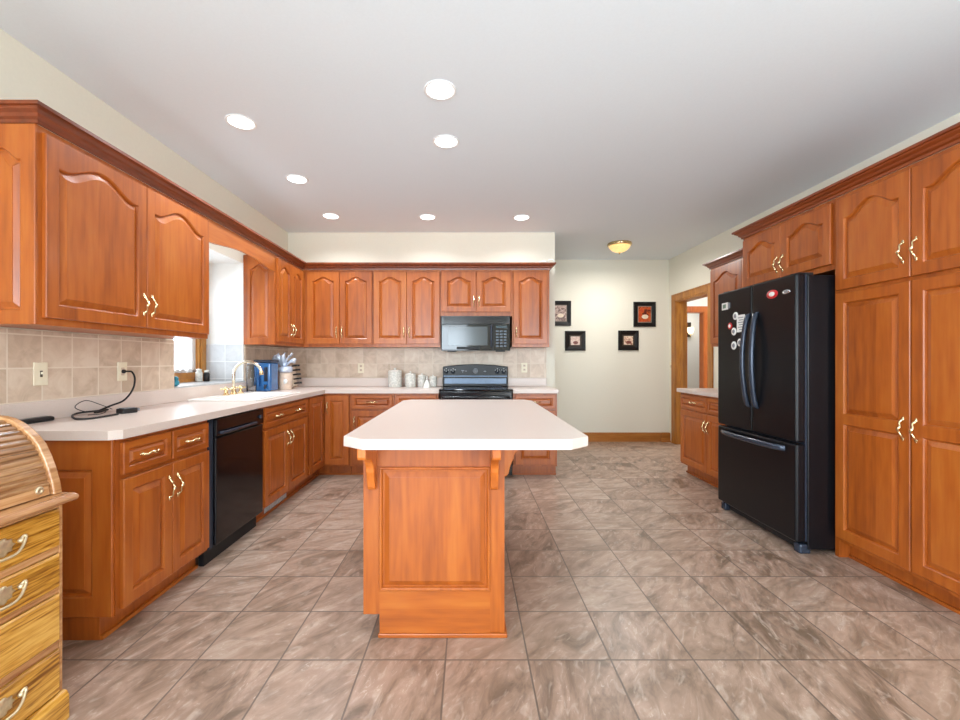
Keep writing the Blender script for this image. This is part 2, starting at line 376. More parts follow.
# alcove window
wn_ = MB()
wn_.box(-2.54, -2.525, WY1-.01, A1-.012, AZ0, 2.14); wn_.box(-2.54, -2.525, A0, WY0+.02, AZ0, 2.14); wn_.box(-2.54, -2.525, WY0, WY1, WZ1-.02, 2.14)
wn_.box(-2.62, -2.525, WY0, WY1, AZ0, 1.06); wn_.box(-2.56, -2.54, WY0, WY1, 1.06, 1.115)
wn_.box(-2.62, -2.54, WY1-.03, WY1, WZ0, WZ1); wn_.box(-2.62, -2.54, WY0, WY0+.03, WZ0, WZ1)
win = struct(wn_.build('window_1', oak, bevel=.002), 'oak framed window over the sink')
sa = MB(); y0, y1 = WY0+.03, WY1-.03
sa.box(-2.60, -2.575, y1-.05, y1, 1.115, WZ1); sa.box(-2.60, -2.575, y0, y0+.05, 1.115, WZ1)
sa.box(-2.60, -2.575, y0, y1, 1.115, 1.135); sa.box(-2.60, -2.575, y0, y1, WZ1-.05, WZ1)
sa.box(-2.60, -2.575, 3.60, 3.66, 1.135, WZ1-.05)
sa.build('sash', window_white, win)
MB().box(-2.59, -2.586, y0+.05, y1-.05, 1.135, WZ1-.05).build('window_pane', pane, win)
for nm, x0, x1, z0, z1, lab in (('window_2', -2.0, 0, .8, 2.3, 'white window behind the camera'), ('window_3', 1.4, 2.85, 0.02, 2.25, 'glazed patio door added behind the camera')):  # patio door is invented as a place for the rear fill
    f = MB(); f.box(x0, x0+.06, REAR_Y-.08, REAR_Y-.02, z0, z1); f.box(x1-.06, x1, REAR_Y-.08, REAR_Y-.02, z0, z1)
    f.box(x0, x1, REAR_Y-.08, REAR_Y-.02, z1-.06, z1); f.box(x0, x1, REAR_Y-.08, REAR_Y-.02, z0, z0+.06)
    f.box((x0+x1)/2-.04, (x0+x1)/2+.04, REAR_Y-.08, REAR_Y-.02, z0, z1)
    struct(f.build(nm, window_white), lab)

# ------------------------------------------------------------------ joinery kit
def handle_mesh():
    m = MB(); pts = []; rad = []
    N = 18
    for i in range(N+1):
        t = -1+2*i/N; z = .048*t
        y = -.008-.021*(1-abs(t)**1.8)-.0018*math.cos(t*PI*3)
        x = .004*math.sin(t*PI*2)
        pts.append((x, y, z)); rad.append(.0050+.0032*math.exp(-(t/.20)**2)+.0022*abs(t)**6)
    m.tube(pts, rad, 8)
    for sgn in (-1, 1):
        m.ball((0, -.005, sgn*.049), .0085, 8, 1, .9, 1.15)
        m.ball((0, -.004, sgn*.058), .005, 6, 1, .8, 1.3)
    return m
_h = handle_mesh()
_hm = None
def handle(parent, x, z, y, horiz=False):
    global _hm
    if _hm is None:
        o = _h.build('handle', brass_light, parent, world=False); _hm = o.data
    else:
        o = bpy.data.objects.new('handle', _hm); COL.objects.link(o); o.parent = parent
    o.location = (x, y, z); o.rotation_euler = (0, PI/2, 0) if horiz else (0, 0, 0)
    return o
def outline(x0, x1, z0, z1, A, N):
    """opening outline: bottom-left, bottom-right, then along the (arched) top from right to left; z1 is the shoulder height"""
    p = [(x0, z0), (x1, z0)]
    for i in range(N+1):
        t = 1-i/N
        q = min(1, max(0, (t-.07)/.86)); f = (math.sin(PI*q)**2)**.8 if 0 < q < 1 else 0
        p.append((x0+(x1-x0)*t, z1+A*f))
    return p
def raised(parent, name, x, z, wd, ht, A=0.0, stile=.058, top=None, bot=None, th=.019, mat=None, y=0.0, bands=None, pname='raised_panel', bev=.024):
    """frame-and-panel door front in the local x-z plane facing -y; bands = list of (z0, z1) openings for a door with a middle rail"""
    mat = mat or cherry
    N = 24 if A else 2
    top = stile if top is None else top; bot = stile if bot is None else bot
    fr = MB(); pn = MB()
    if bands is None: bands = [(bot, ht-top)]
    Y = lambda n: -n
    e = .003
    def ring(pts, n): return [(p[0], Y(n), p[1]) for p in pts]
    # the door is split into cells, each holding one opening
    cuts = [0]+[(bands[i][1]+bands[i+1][0])/2 for i in range(len(bands)-1)]+[ht]
    fr.rings([ring([(0, 0), (wd, 0), (wd, ht), (0, ht)], 0), ring([(0, 0), (wd, 0), (wd, ht), (0, ht)], th-e),
              ring([(e, e), (wd-e, e), (wd-e, ht-e), (e, ht-e)], th)], True, False)
    for i, (b0, b1) in enumerate(bands):
        c0 = cuts[i]+(e if i == 0 else 0); c1 = cuts[i+1]-(e if i == len(bands)-1 else 0)
        AA = A if i == len(bands)-1 else 0
        o0 = outline(stile, wd-stile, b0, b1-AA, AA, N)
        outer = [(e, c0), (wd-e, c0)]+[((wd-e) if k == 0 else (e if k == N else o0[2+k][0]), c1) for k in range(N+1)]
        def ins(dd): return outline(stile+dd, wd-stile-dd, b0+dd, b1-AA-dd, AA, N)
        fr.rings([ring(outer, th), ring(o0, th), ring(ins(.005), th-.004), ring(ins(.008), th-.013)], False, False)
        bw = min(bev, (wd-2*stile)*.22)
        pn.rings([ring(ins(.0075), th-.0135), ring(ins(.012), th-.0135), ring(ins(.012+bw), th-.0025), ring(ins(.0125+bw), th-.0005), ring(ins(.015+bw), th-.0003)], False, True)
    d = fr.build(name, mat, parent, world=False, loc=(x, y, z))
    pn.build(pname, mat, d, world=False)
    return d
def door(parent, x, z, wd, ht, A=0.0, hx=None, hz=None, bands=None, stile=.058):
    d = raised(parent, 'door', x, z, wd, ht, A, stile=stile, top=.055 if A else None, y=-.001, bands=bands)
    if hx is not None: handle(d, hx if hx > 0 else wd+hx, hz if hz > 0 else ht+hz, -.019)
    return d
def drawer(parent, x, z, wd, ht, hs=(.5,)):
    d = raised(parent, 'drawer', x, z, wd, ht, 0, stile=.030, y=-.001, bev=.012, mat=cherry_flat)
    for h in hs: handle(d, wd*h, ht/2, -.019, True)
    return d
LEFT, BACK, RIGHT = PI/2, 0, -PI/2
def cabinet(label, loc, rz, wd, dp, z0, z1, name='upper_cabinet', group='cherry wall cabinets', toe=False):
    c = thing(name, label, 'cabinet', (loc[0], loc[1], 0), rz, group)
    m = MB()
    if toe:
        m.box(0, wd, 0, dp, .105, z1); m.box(0, wd, .07, dp, 0, .105)
    else: m.box(0, wd, 0, dp, z0, z1)
    m.build('body', cherry, c, world=False)
    if toe:
        MB().box(0, wd, .055, .069, 0.001, .018).build('shoe_molding', cherry_flat, c, world=False)
    return c
def pair(c, x0, x1, z0, z1, A, gap=.004, hz=.13, low=False, hin=.028, stile=.058):
    mid = (x0+x1)/2
    wd = mid-gap/2-x0
    door(c, x0, z0, wd, z1-z0, A, -hin, hz, stile=stile); door(c, mid+gap/2, z0, wd, z1-z0, A, hin, hz, stile=stile)

UZ0, UZ1 = 1.378, 2.242
DZ0, DZ1 = 1.41, 2.217
# ---- wall cabinets, left run
UX = -1.865
c = cabinet('large cherry wall cabinet nearest on the left, with two arched doors', (UX, 1.85), LEFT, 1.205, .303, UZ0, UZ1)
pair(c, .018, 1.190, DZ0, DZ1, .075, hz=.13)
ep = raised(c, 'end_panel', 0, 0, .303, UZ1-UZ0, .05, stile=.06, top=.10, th=.012)
ep.rotation_euler = (0, 0, -PI/2); ep.location = (-.0005, .303, UZ0)
v = thing('window_valance', 'arched cherry valance board above the sink window', 'valance', (UX, 3.057, 0), LEFT)
pts = [(.002, UZ1), (.002, 2.080)]+[(.002+1.062*i/24, 2.080+.042*math.sin(PI*min(1, max(0, (i/24-.06)/.88)))**1.3) for i in range(1, 24)]+[(1.064, 2.080), (1.064, UZ1)]
MB().prism(pts, 'y', 0, .02).build('board', cherry_flat, v, world=False)
c = cabinet('cherry wall cabinet in the corner past the sink window', (UX, 4.122), LEFT, 1.0, .303, UZ0, UZ1)
pair(c, .022, .655, DZ0, DZ1, .045, hz=.13, stile=.05)
ep = raised(c, 'end_panel', 0, 0, .303, UZ1-UZ0, .045, stile=.06, top=.09, th=.012)
ep.rotation_euler = (0, 0, -PI/2); ep.location = (-.0005, .303, UZ0)
# ---- wall cabinets, back run (front at Y = 4.80)
UY = 4.80
def X(px, y): return (px-469)/428*y
def backcab(lab, p0, p1, z0=UZ0):
    x0, x1 = X(p0, UY), X(p1, UY)
    return cabinet(lab, (x0+.002, UY), BACK, x1-x0-.003, YB-UY-.012, z0, UZ1), x1-x0-.003
c, wd = backcab('cherry two door wall cabinet left of center on back wall, beside the corner cabinet', 303.2, 373)
pair(c, .045, wd-.008, DZ0, DZ1, .045, hz=.13)
c, wd = backcab('cherry two door wall cabinet on back wall, directly left of the microwave', 373, 440.5)
pair(c, .010, wd-.008, DZ0, DZ1, .045, hz=.13)
c, wd = backcab('short cherry wall cabinet above the black microwave', 440.5, 512, 1.722)
pair(c, .015, wd-.015, 1.768, DZ1, .045, hz=.12)
c, wd = backcab('narrow single door cherry wall cabinet right of the microwave', 512, 549.5)
door(c, .012, DZ0, wd-.035, DZ1-DZ0, .045, .03, .13)
# ---- crown moldings
PROF = [(o_, z_+.007) for o_, z_ in ((0, 2.236), (.012, 2.236), (.014, 2.250), (.026, 2.258), (.030, 2.270), (.046, 2.280), (.050, 2.288), (.062, 2.290), (.062, 2.305), (0, 2.305))]
def sweep(path, prof):
    rs = []; P = [Vector(p) for p in path]
    for i, p in enumerate(P):
        ns = []
        if i > 0: d = (P[i]-P[i-1]).normalized(); ns.append(Vector((d.y, -d.x)))
        if i < len(P)-1: d = (P[i+1]-P[i]).normalized(); ns.append(Vector((d.y, -d.x)))
        m = ns[0] if len(ns) == 1 else (ns[0]+ns[1])/(1+ns[0].dot(ns[1]))
        rs.append([(p.x+m.x*o, p.y+m.y*o, z) for o, z in prof])
    return MB().rings(rs)
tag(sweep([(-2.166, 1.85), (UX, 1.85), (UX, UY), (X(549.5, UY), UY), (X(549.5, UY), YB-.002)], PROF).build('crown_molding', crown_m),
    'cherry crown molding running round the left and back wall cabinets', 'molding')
# ---- right side cabinets
PX = 2.302
c = cabinet('tall cherry pantry cabinet right of the refrigerator', (PX, 2.69), RIGHT, .95, .732, 0, UZ1, name='pantry_cabinet', group=None)
bpy.data.objects.remove([k for k in c.children if k.name.startswith('body')][0])
m = MB(); m.box(0, .95, 0, .732, .105, UZ1); m.box(.0, .95, .07, .732, 0, .105); m.box(0, .03, 0, .07, 0, .105)
m.build('body', cherry, c, world=False)
MB().box(.03, .95, .055, .069, .001, .018).build('shoe_molding', cherry_flat, c, world=False)
pw = .452
for k, (x0, hx) in enumerate(((.022, -.03), (.022+pw+.006, .03))):
    door(c, x0, 1.658, pw, DZ1-1.658, .07, hx, .135)
    dd = door(c, x0, .130, pw, 1.636-.130, 0, hx, .735, bands=[(.058, .705), (.765, 1.636-.130-.058)])
c = cabinet('cherry cabinet over the black refrigerator', (PX, 3.59), RIGHT, .898, .732, 1.797, UZ1, name='upper_cabinet')
pair(c, .02, .885, 1.832, DZ1, .05, hz=.10)
c = cabinet('cherry wall cabinet over the small counter left of the refrigerator', (2.70, 4.775), RIGHT, 1.115, .332, UZ0, UZ1)
pair(c, .02, 1.10, DZ0, DZ1, .07, hz=.13)
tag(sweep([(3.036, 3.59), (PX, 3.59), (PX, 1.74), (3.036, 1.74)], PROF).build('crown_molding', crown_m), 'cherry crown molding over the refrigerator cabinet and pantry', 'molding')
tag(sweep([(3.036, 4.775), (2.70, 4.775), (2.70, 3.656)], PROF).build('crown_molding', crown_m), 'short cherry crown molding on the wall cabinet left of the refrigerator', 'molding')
# ---- base cabinets
BX, BY, BZ = -1.545, 4.53, .878
BG = 'cherry base cabinets'
def base(label, loc, rz, wd, dp): return cabinet(label, loc, rz, wd, dp, 0, BZ, 'base_cabinet', BG, True)
c = base('cherry base cabinet with two drawers at the near end of the left counter', (BX, 1.87), LEFT, .655, .615)
hw = (.655-.05)/2
for k in (0, 1):
    drawer(c, .022+k*(hw+.012), .715, hw, .145)
pair(c, .022, .645, .125, .695, 0, hz=.45, gap=.006, stile=.052)
ep = raised(c, 'end_panel', 0, 0, .54, BZ-.105, 0, stile=.085, top=.13, bot=.085, th=.012)
ep.rotation_euler = (0, 0, -PI/2); ep.location = (-.0005, .545, .105)
c = base('cherry sink base cabinet between the dishwasher and the corner', (BX, 3.182), LEFT, .90, .615)
bpy.data.objects.remove([k for k in c.children if k.name.startswith('body')][0])
m = MB(); m.box(0, .90, 0, .02, .105, BZ); m.box(0, .018, .02, .615, .105, BZ); m.box(.882, .90, .02, .615, .105, BZ); m.box(.018, .882, .597, .615, .105, BZ)
m.box(.018, .882, .02, .597, .105, .123); m.box(0, .90, .07, .615, 0, .105); m.build('body', cherry, c, world=False)
drawer(c, .02, .715, .85, .145, (.27, .73))
pair(c, .02, .86, .125, .695, 0, hz=.45, gap=.006, stile=.052)
reg = thing('toe_kick_register', 'grey metal vent register in the toe kick under the sink cabinet', 'vent', (BX-.07, 3.37, 0), LEFT)
MB().box(0, .40, -.006, -.001, .020, .098).build('frame', vent_m, reg, world=False)
m = MB()
for k in range(9): m.box(.02+k*.041, .045+k*.041, -.0085, -.006, .030, .088)
m.build('grille', plain('register_slats', srgb(186, 190, 192), .4, .2), reg, world=False)
# corner
c = thing('base_cabinet', 'cherry corner base cabinet with a folding two leaf door', 'cabinet', (0, 0, 0), 0, BG)
L = lambda o: [(-2.165, 4.085), (BX-o, 4.085), (BX-o, BY+o), (-1.262, BY+o), (-1.262, 5.118), (-2.165, 5.118)]
m = MB(); m.prism(L(0), 'z', .105, BZ); m.prism(L(.07), 'z', 0, .105); m.build('body', cherry, c)
dl = raised(c, 'door', 0, 0, .40, .735, 0, y=0); dl.rotation_euler = (0, 0, LEFT); dl.location = (BX+.001, 4.105, .125)
db = raised(c, 'door', 0, 0, .255, .735, 0, y=0); db.location = (BX+.022, BY-.001, .125)
handle(db, .03, .60, -.019)
m = MB(); m.box(BX-.069, BX-.055, 4.085, BY+.055, .001, .018); m.box(BX-.055, -1.262, BY+.055, BY+.069, .001, .018); m.build('shoe_molding', cherry_flat, c)
for lab, x0, x1 in (('cherry base cabinet with drawer, third left of the range', -1.258, -.79), ('cherry base cabinet with drawer directly left of the range', -.787, -.322),
                    ('cherry base cabinet with drawer right of the range', .467, .932)):
    if 'third' in lab: lab = 'cherry base cabinet with drawer beside the folding corner cabinet'
    c = base(lab, (x0, BY), BACK, x1-x0, .585)
    w_ = x1-x0
    drawer(c, .02, .715, w_-.04, .145); door(c, .02, .125, w_-.04, .57, 0, .03, .45)
c = base('cherry base cabinet left of the refrigerator under a small counter', (2.33, 4.70), RIGHT, 1.08, .70)
hw = .515
for k in (0, 1): drawer(c, .022+k*(hw+.012), .715, hw, .145)
pair(c, .022, 1.064, .125, .695, 0, hz=.45, gap=.006, stile=.052)

# ---- countertops
def grid_top(xs, ys, inside, z0, z1):
    m = MB(); nx, ny = len(xs), len(ys)
    b = 0
    for z in (z0, z1):
        for y in ys:
            for x in xs: m.v.append((x, y, z))
    I = lambda i, j, k: k*nx*ny+j*nx+i
    cell = lambda i, j: 0 <= i < nx-1 and 0 <= j < ny-1 and inside((xs[i]+xs[i+1])/2, (ys[j]+ys[j+1])/2)
    for i in range(nx-1):
        for j in range(ny-1):
            if not cell(i, j): continue
            m.f.append((I(i, j, 1), I(i+1, j, 1), I(i+1, j+1, 1), I(i, j+1, 1)))
            m.f.append((I(i, j, 0), I(i, j+1, 0), I(i+1, j+1, 0), I(i+1, j, 0)))
            if not cell(i-1, j): m.f.append((I(i, j, 0), I(i, j, 1), I(i, j+1, 1), I(i, j+1, 0)))
            if not cell(i+1, j): m.f.append((I(i+1, j, 0), I(i+1, j+1, 0), I(i+1, j+1, 1), I(i+1, j, 1)))
            if not cell(i, j-1): m.f.append((I(i, j, 0), I(i+1, j, 0), I(i+1, j, 1), I(i, j, 1)))
            if not cell(i, j+1): m.f.append((I(i, j+1, 0), I(i, j+1, 1), I(i+1, j+1, 1), I(i+1, j+1, 0)))
    used = sorted({i for f in m.f for i in f}); mp = {o: n for n, o in enumerate(used)}
    m.v = [m.v[i] for i in used]; m.f = [tuple(mp[i] for i in f) for f in m.f]
    return m
CX, CY, CZ0, CZ = -1.508, 4.492, .880, .92
SX0, SX1, SY0, SY1 = -2.075, -1.60, 3.24, 3.94      # sink cut-out
ct = thing('countertop', 'long beige laminate countertop along the left wall and round the corner', 'countertop', (-2.165, 1.83, 0))
ch = .036
def ins(x, y):
    if SX0 < x < SX1 and SY0 < y < SY1: return False
    if x > CX-ch and y < 1.83+ch: return False
    return x < CX or y > CY
m = grid_top([-2.165, SX0, SX1, CX-ch, CX, -.316], [1.83, 1.83+ch, SY0, SY1, CY, 5.12], ins, CZ0, CZ)
m.prism([(CX-ch, 1.83), (CX, 1.83+ch), (CX-ch, 1.83+ch)], 'z', CZ0, CZ)
m.build('top', lam, ct)
m = MB(); m.box(-2.162, -2.142, 1.83, 5.118, CZ, 1.018); m.box(-2.142, -.316, 5.098, 5.118, CZ, 1.018); m.build('backsplash', lam, ct, bevel=.004)
ct = thing('countertop', 'short beige countertop right of the range on the back wall', 'countertop', (.465, CY, 0))
MB().box(.463, .945, CY, 5.12, CZ0, CZ).build('top', lam, ct, bevel=.004)
MB().box(.463, .925, 5.098, 5.118, CZ, 1.018).build('backsplash', lam, ct, bevel=.004)
ct = thing('countertop', 'small beige countertop left of the refrigerator', 'countertop', (2.295, 3.62, 0))
MB().box(2.295, 3.035, 3.62, 4.735, CZ0, CZ).build('top', lam, ct, bevel=.004)
MB().box(3.015, 3.035, 3.62, 4.735, CZ, 1.018).build('backsplash', lam, ct, bevel=.004)

# ---- island
isl = thing('kitchen_island', 'cherry kitchen island cabinet with paneled end in mid floor', 'island', (-.155, 1.9, 0))
IX0, IX1, IY0, IY1 = -.467, .157, 1.893, 3.22
m = MB(); m.box(IX0, IX1, IY0, IY1, .1, BZ); m.box(IX0+.078, IX1, IY0, IY1, 0, .1)
m.build('body', cherry, isl)
ep = raised(isl, 'end_panel', 0, 0, .488, .545, 0, stile=.008, th=.014, bev=.024)
mw_ = mw(isl).inverted(); ep.location = mw_ @ Vector((-.395, IY0+.001, .208))
MB().box(-.395, .093, IY0-.004, IY0, .02, .206).build('base_board', cherry_flat, isl)
m = MB(); m.box(IX0+.066, IX1+.012, IY0-.012, IY0, 0.001, .020); m.box(IX1, IX1+.012, IY0, IY1, .001, .020); m.build('shoe_molding', cherry_flat, isl, bevel=.004)
cb_m = wood('corbel_wood', srgb(150, 72, 20), srgb(196, 104, 34), srgb(214, 130, 58))
def corbel(at, rz):
    pts = [(0, .878), (-.205, .878), (-.205, .838), (-.198, .826)]
    for i in range(1, 9):
        a_ = PI/2*i/8; pts.append((-.198+.138*math.sin(a_), .742+.084*math.cos(a_)))
    pts += [(-.050, .722), (-.042, .70), (-.036, .672), (-.026, .658), (0, .656)]
    cb = MB(); cb.prism(pts, 'x', -.0175, .0175)
    M = Matrix.Translation(Vector((at[0], at[1], 0))) @ Matrix.Rotation(rz, 4, 'Z')
    cb.v = [tuple(M @ Vector(p)) for p in cb.v]
    cb.build('corbel', cb_m, isl, bevel=.004)
corbel((-.425, IY0), 0); corbel((.110, IY0), 0)
corbel((IX1, 2.10), PI/2); corbel((IX1, 3.0), PI/2)
it = MB()
it.prism([(-.41, 1.638), (.392, 1.638), (.478, 1.715), (.478, 3.235), (.43, 3.335), (-.45, 3.335), (-.503, 3.26), (-.503, 1.715)], 'z', .8785, .92)
tag(it.build('countertop', lam, bevel=.004), 'beige laminate island top with clipped corners and broad overhang', 'countertop')

# ------------------------------------------------------------------ appliances
dw = thing('dishwasher', 'black built in dishwasher under the left counter', 'dishwasher', (BX, 2.53, 0), LEFT)
MB().box(.004, .642, .03, .58, .10, .872).build('body', black_matte, dw, world=False)
MB().box(.010, .636, .05, .03, .0, .10).box(.010, .636, .045, .06, .002, .10).build('toe_panel', black_matte, dw, world=False)
m = MB(); m.box(.05, .636, -.022, .028, .108, .755); m.build('door', dw_front, dw, world=False, bevel=.006)
m = MB(); m.box(.05, .636, -.026, .028, .762, .868); m.build('control_panel', dw_front, dw, world=False, bevel=.006)
MB().box(.006, .046, -.004, .028, .10, .868).build('side_strip', handle_grey, dw, world=False)
m = MB(); m.box(.075, .50, -.050, -.038, .775, .792); m.box(.075, .11, -.040, -.026, .775, .792); m.box(.46, .50, -.04, -.026, .775, .792); m.build('handle', handle_grey, dw, world=False, bevel=.004)
m = MB(); m.lathe([(.014, 0), (.014, .010), (.010, .014)], (0, 0, 0), 14, Matrix.Translation(Vector((.575, -.026, .815))) @ Matrix.Rotation(PI/2, 4, 'X')); m.build('dial', handle_grey, dw, world=False)

rg = thing('range', 'black electric range with arched back panel behind the island', 'stove', (-.31, 4.46, 0))
R0, R1 = -.307, .455
MB().box(R0, R1, 4.50, 5.10, .02, .905).build('body', black, rg)
MB().box(R0-.002, R1+.002, 4.455, 5.06, .905, .925).build('cooktop', glassy, rg, bevel=.006)
burn = plain('burner_grey', srgb(52, 54, 60), .25, noise=.2)
for bx, by, rr in ((-.13, 4.62, .10), (.29, 4.62, .085), (-.13, 4.88, .08), (.29, 4.88, .10)):
    q = MB(); q.lathe([(rr, 0), (rr, .003), (rr-.012, .003), (rr-.013, .0015), (.02, .0015), (.018, .003), (.002, .003)], (bx, by, .925), 28); q.build('burner', burn, rg)
bp = MB(); pts = [(R0+.002, .925), (R1-.002, .925), (R1-.002, 1.155)]+[(R1-.002-(R1-R0-.004)*i/16, 1.155+.028*math.sin(PI*i/16)) for i in range(1, 16)]+[(R0+.002, 1.155)]
bp.prism(pts, 'y', 4.985, 5.08); bpo = bp.build('back_panel', plain('range_black_panel', srgb(14, 15, 18), .3, noise=.05, spec=.3), rg, bevel=.008)
MB().box(R0+.02, R1-.02, 4.979, 4.986, .955, 1.02).build('steel_band', steelband, rg, bevel=.003)
MB().box(R0+.01, R1-.01, 4.972, 4.986, 1.035, 1.052).build('lower_rail', steelband, rg, bevel=.004)
kn = plain('knob_dark', srgb(40, 46, 56), .25, .3)
for kx in (-.265, -.185, .33, .405):
    q = MB(); M = Matrix.Translation(Vector((kx, 4.985, 1.095))) @ Matrix.Rotation(PI/2, 4, 'X')
    q.lathe([(.024, 0), (.024, .006), (.018, .010), (.016, .026), (.001, .026)], (0, 0, 0), 16, M); ko = q.build('knob', kn, rg)
    q = MB(); q.box(kx-.0025, kx+.0025, 4.957, 4.961, 1.098, 1.112); q.box(kx-.004, kx+.004, 4.983, 4.985, 1.125, 1.131); q.box(kx-.027, kx-.020, 4.983, 4.985, 1.112, 1.118); q.box(kx+.020, kx+.027, 4.983, 4.985, 1.112, 1.118)
    q.build('pointer', white_m, ko)
q = MB(); M = Matrix.Translation(Vector((.075, 4.985, 1.105))) @ Matrix.Rotation(PI/2, 4, 'X')
q.lathe([(.030, 0), (.030, .004), (.024, .004), (.024, .002), (.001, .002)], (0, 0, 0), 20, M); q.build('timer_ring', grey_m, rg)
q = MB(); q.box(-.09, -.055, 4.982, 4.985, 1.105, 1.112); q.box(-.075, -.07, 4.982, 4.985, 1.085, 1.105); q.box(-.045, -.025, 4.982, 4.985, 1.100, 1.106); q.box(.17, .20, 4.982, 4.985, 1.096, 1.103); q.box(.183, .188, 4.982, 4.985, 1.088, 1.112); q.build('printed_marks', grey_m, rg)
MB().box(R0+.003, R1-.003, 4.47, 4.50, .24, .80).build('oven_door', glassy, rg, bevel=.006)
MB().box(R0+.003, R1-.003, 4.466, 4.50, .81, .90).build('front_rail', black, rg, bevel=.008)
q = MB(); q.tube([(R0+.03, 4.47, .83), (R0+.035, 4.435, .842), (R0+.08, 4.425, .845), (.074, 4.418, .845), (R1-.08, 4.425, .845), (R1-.035, 4.435, .842), (R1-.03, 4.47, .83)], .013, 10); q.build('oven_handle', black, rg)
MB().box(R0+.003, R1-.003, 4.47, 4.50, .045, .23).build('bottom_drawer', black, rg, bevel=.006)

mv = thing('microwave', 'black over the range microwave under the short wall cabinet', 'microwave', (-.306, 4.73, 0))
M0, M1, MZ0, MZ1 = -.306, .454, 1.335, 1.718
MB().box(M0, M1, 4.752, 5.115, MZ0, MZ1).build('body', black, mv)
m = MB(); m.box(M0, M1, 4.735, 4.752, 1.635, MZ1)
for k in range(5): m.box(M0+.03, M1-.03, 4.731, 4.735, 1.648+k*.013, 1.653+k*.013)
m.build('vent_grille', black, mv, bevel=.002)
md = MB().box(M0, .265, 4.728, 4.752, MZ0+.004, 1.628).build('door', glassy, mv, bevel=.006)
MB().box(M0+.075, .205, 4.7255, 4.729, 1.392, 1.60).build('window', micro_win, md, bevel=.001)
MB().box(M0+.17, .12, 4.7262, 4.729, 1.350, 1.378).build('window_trim', black_matte, md)
q = MB(); q.tube([(.245, 4.728, 1.37), (.245, 4.705, 1.385), (.245, 4.700, 1.48), (.245, 4.705, 1.60), (.245, 4.728, 1.615)], .009, 8); q.build('handle', handle_grey, md)
cp = MB().box(.270, M1, 4.730, 4.752, MZ0+.004, 1.628).build('control_panel', glassy, mv, bevel=.004)
m = MB()
for i in range(3):
    for j in range(6): m.box(.298+i*.043, .328+i*.043, 4.7275, 4.730, 1.375+j*.033, 1.394+j*.033)
m.build('button_pad', plain('button_grey', srgb(70, 82, 94), .4), cp)
MB().box(.30, .42, 4.7275, 4.730, 1.583, 1.610).build('display', plain('display_dark', srgb(20, 46, 54), .2), cp)
for fx in (-.2, .34):
    MB().box(fx-.04, fx+.06, 4.76, 4.82, MZ0-.012, MZ0).build('foot', black_matte, mv)

fr = thing('refrigerator', 'tall black french door refrigerator on the right', 'refrigerator', (2.5, 3.12, 0))
MB().box(2.132, 2.86, 2.694, 3.546, .03, 1.763).build('body', black_tex, fr, bevel=.006)
def fdoor(y0, y1, z0, z1, nm):
    return MB().box(2.060, 2.122, y0, y1, z0, z1).build(nm, black_tex, fr, bevel=.014, seg=3)
d_near = fdoor(2.696, 3.118, .705, 1.775, 'door'); d_far = fdoor(3.124, 3.548, .705, 1.775, 'door')
d_frz = fdoor(2.696, 3.548, .075, .692, 'freezer_drawer')
MB().box(2.122, 2.132, 2.702, 3.540, .08, 1.765).build('gasket', handle_grey, fr)
def bow(parent, y, sgn):
    pts = []; N = 16
    for i in range(N+1):
        t = i/N; z = .895+.66*t
        out = .014+.036*math.sin(PI*t)**.75
        pts.append((2.060-out, y+sgn*.030*math.sin(PI*t), z))
    pts = [(2.062, y, .880)]+pts+[(2.062, y, 1.570)]
    q = MB(); rs = []
    for p in pts:
        rs.append([(p[0]+a_*.012, p[1]+b_*.018, p[2]) for a_, b_ in ((1, -1), (-.4, -1), (-1, -.4), (-1, .4), (-.4, 1), (1, 1))])
    q.rings(rs, smooth=True); q.build('handle', handle_grey, parent)
bow(d_near, 3.062, -.3); bow(d_far, 3.148, .25)
q = MB(); rs = []
for i in range(15):
    t = i/14; y = 2.80+.66*t; out = .016+.040*math.sin(PI*t)**.6
    rs.append([(2.060-out+a_*.010, y, .652+b_*.018) for a_, b_ in ((1, -1), (-.4, -1), (-1, -.4), (-1, .4), (-.4, 1), (1, 1))])
q.rings([[(2.062, 2.79, p[2]) for p in rs[0]]]+rs+[[(2.062, 3.47, p[2]) for p in rs[-1]]], smooth=True); q.build('handle', handle_grey, d_frz)
for y0 in (2.698, 3.486):
    MB().box(2.085, 2.16, y0, y0+.06, .001, .062).build('foot', handle_grey, fr, bevel=.012)
MB().box(2.11, 2.135, 2.78, 3.46, .02, .068).build('toe_grille', black_matte, fr)
for y0 in (2.72, 3.45):
    MB().box(2.09, 2.19, y0, y0+.07, 1.764, 1.784).build('hinge_cap', black_matte, fr, bevel=.004)
# magnets on the fridge
FXD = 2.0595
def fy(px): return 428*FXD/(px-469)
def fz(px, py): return 1.22-(py-361)/428*fy(px)
def disc(name, lab, px, py, r, mats, sy=1.0):
    y, z = fy(px), fz(px, py)
    o = thing(name, lab, 'magnet', (FXD, y, z), 0, 'refrigerator magnets')
    M = Matrix.Translation(Vector((FXD, y, z))) @ Matrix.Rotation(-PI/2, 4, 'Y') @ Matrix.Diagonal((1, sy, 1, 1))
    MB().lathe([(r, .0005), (r, .004), (r*.9, .006), (.0005, .006)], (0, 0, 0), 18, M).build('disc', mats[0], o)
    M2 = M @ Matrix.Translation(Vector((0, 0, .006)))
    MB().lathe([(r*.55, 0), (r*.5, .001), (.0005, .001)], (0, 0, 0), 14, M2).build('printed_center', mats[1], o)
    return o
disc('fridge_magnet', 'round white magnet high on far refrigerator door, left of the white list', 735.8, 316, .030, (white_m, grey_m))
disc('fridge_magnet', 'round white magnet touching the red magnet on far refrigerator door', 734.2, 331.5, .030, (white_m, grey_m))
disc('fridge_magnet', 'lowest round white magnet on far refrigerator door', 734.2, 345.5, .032, (white_m, grey_m))
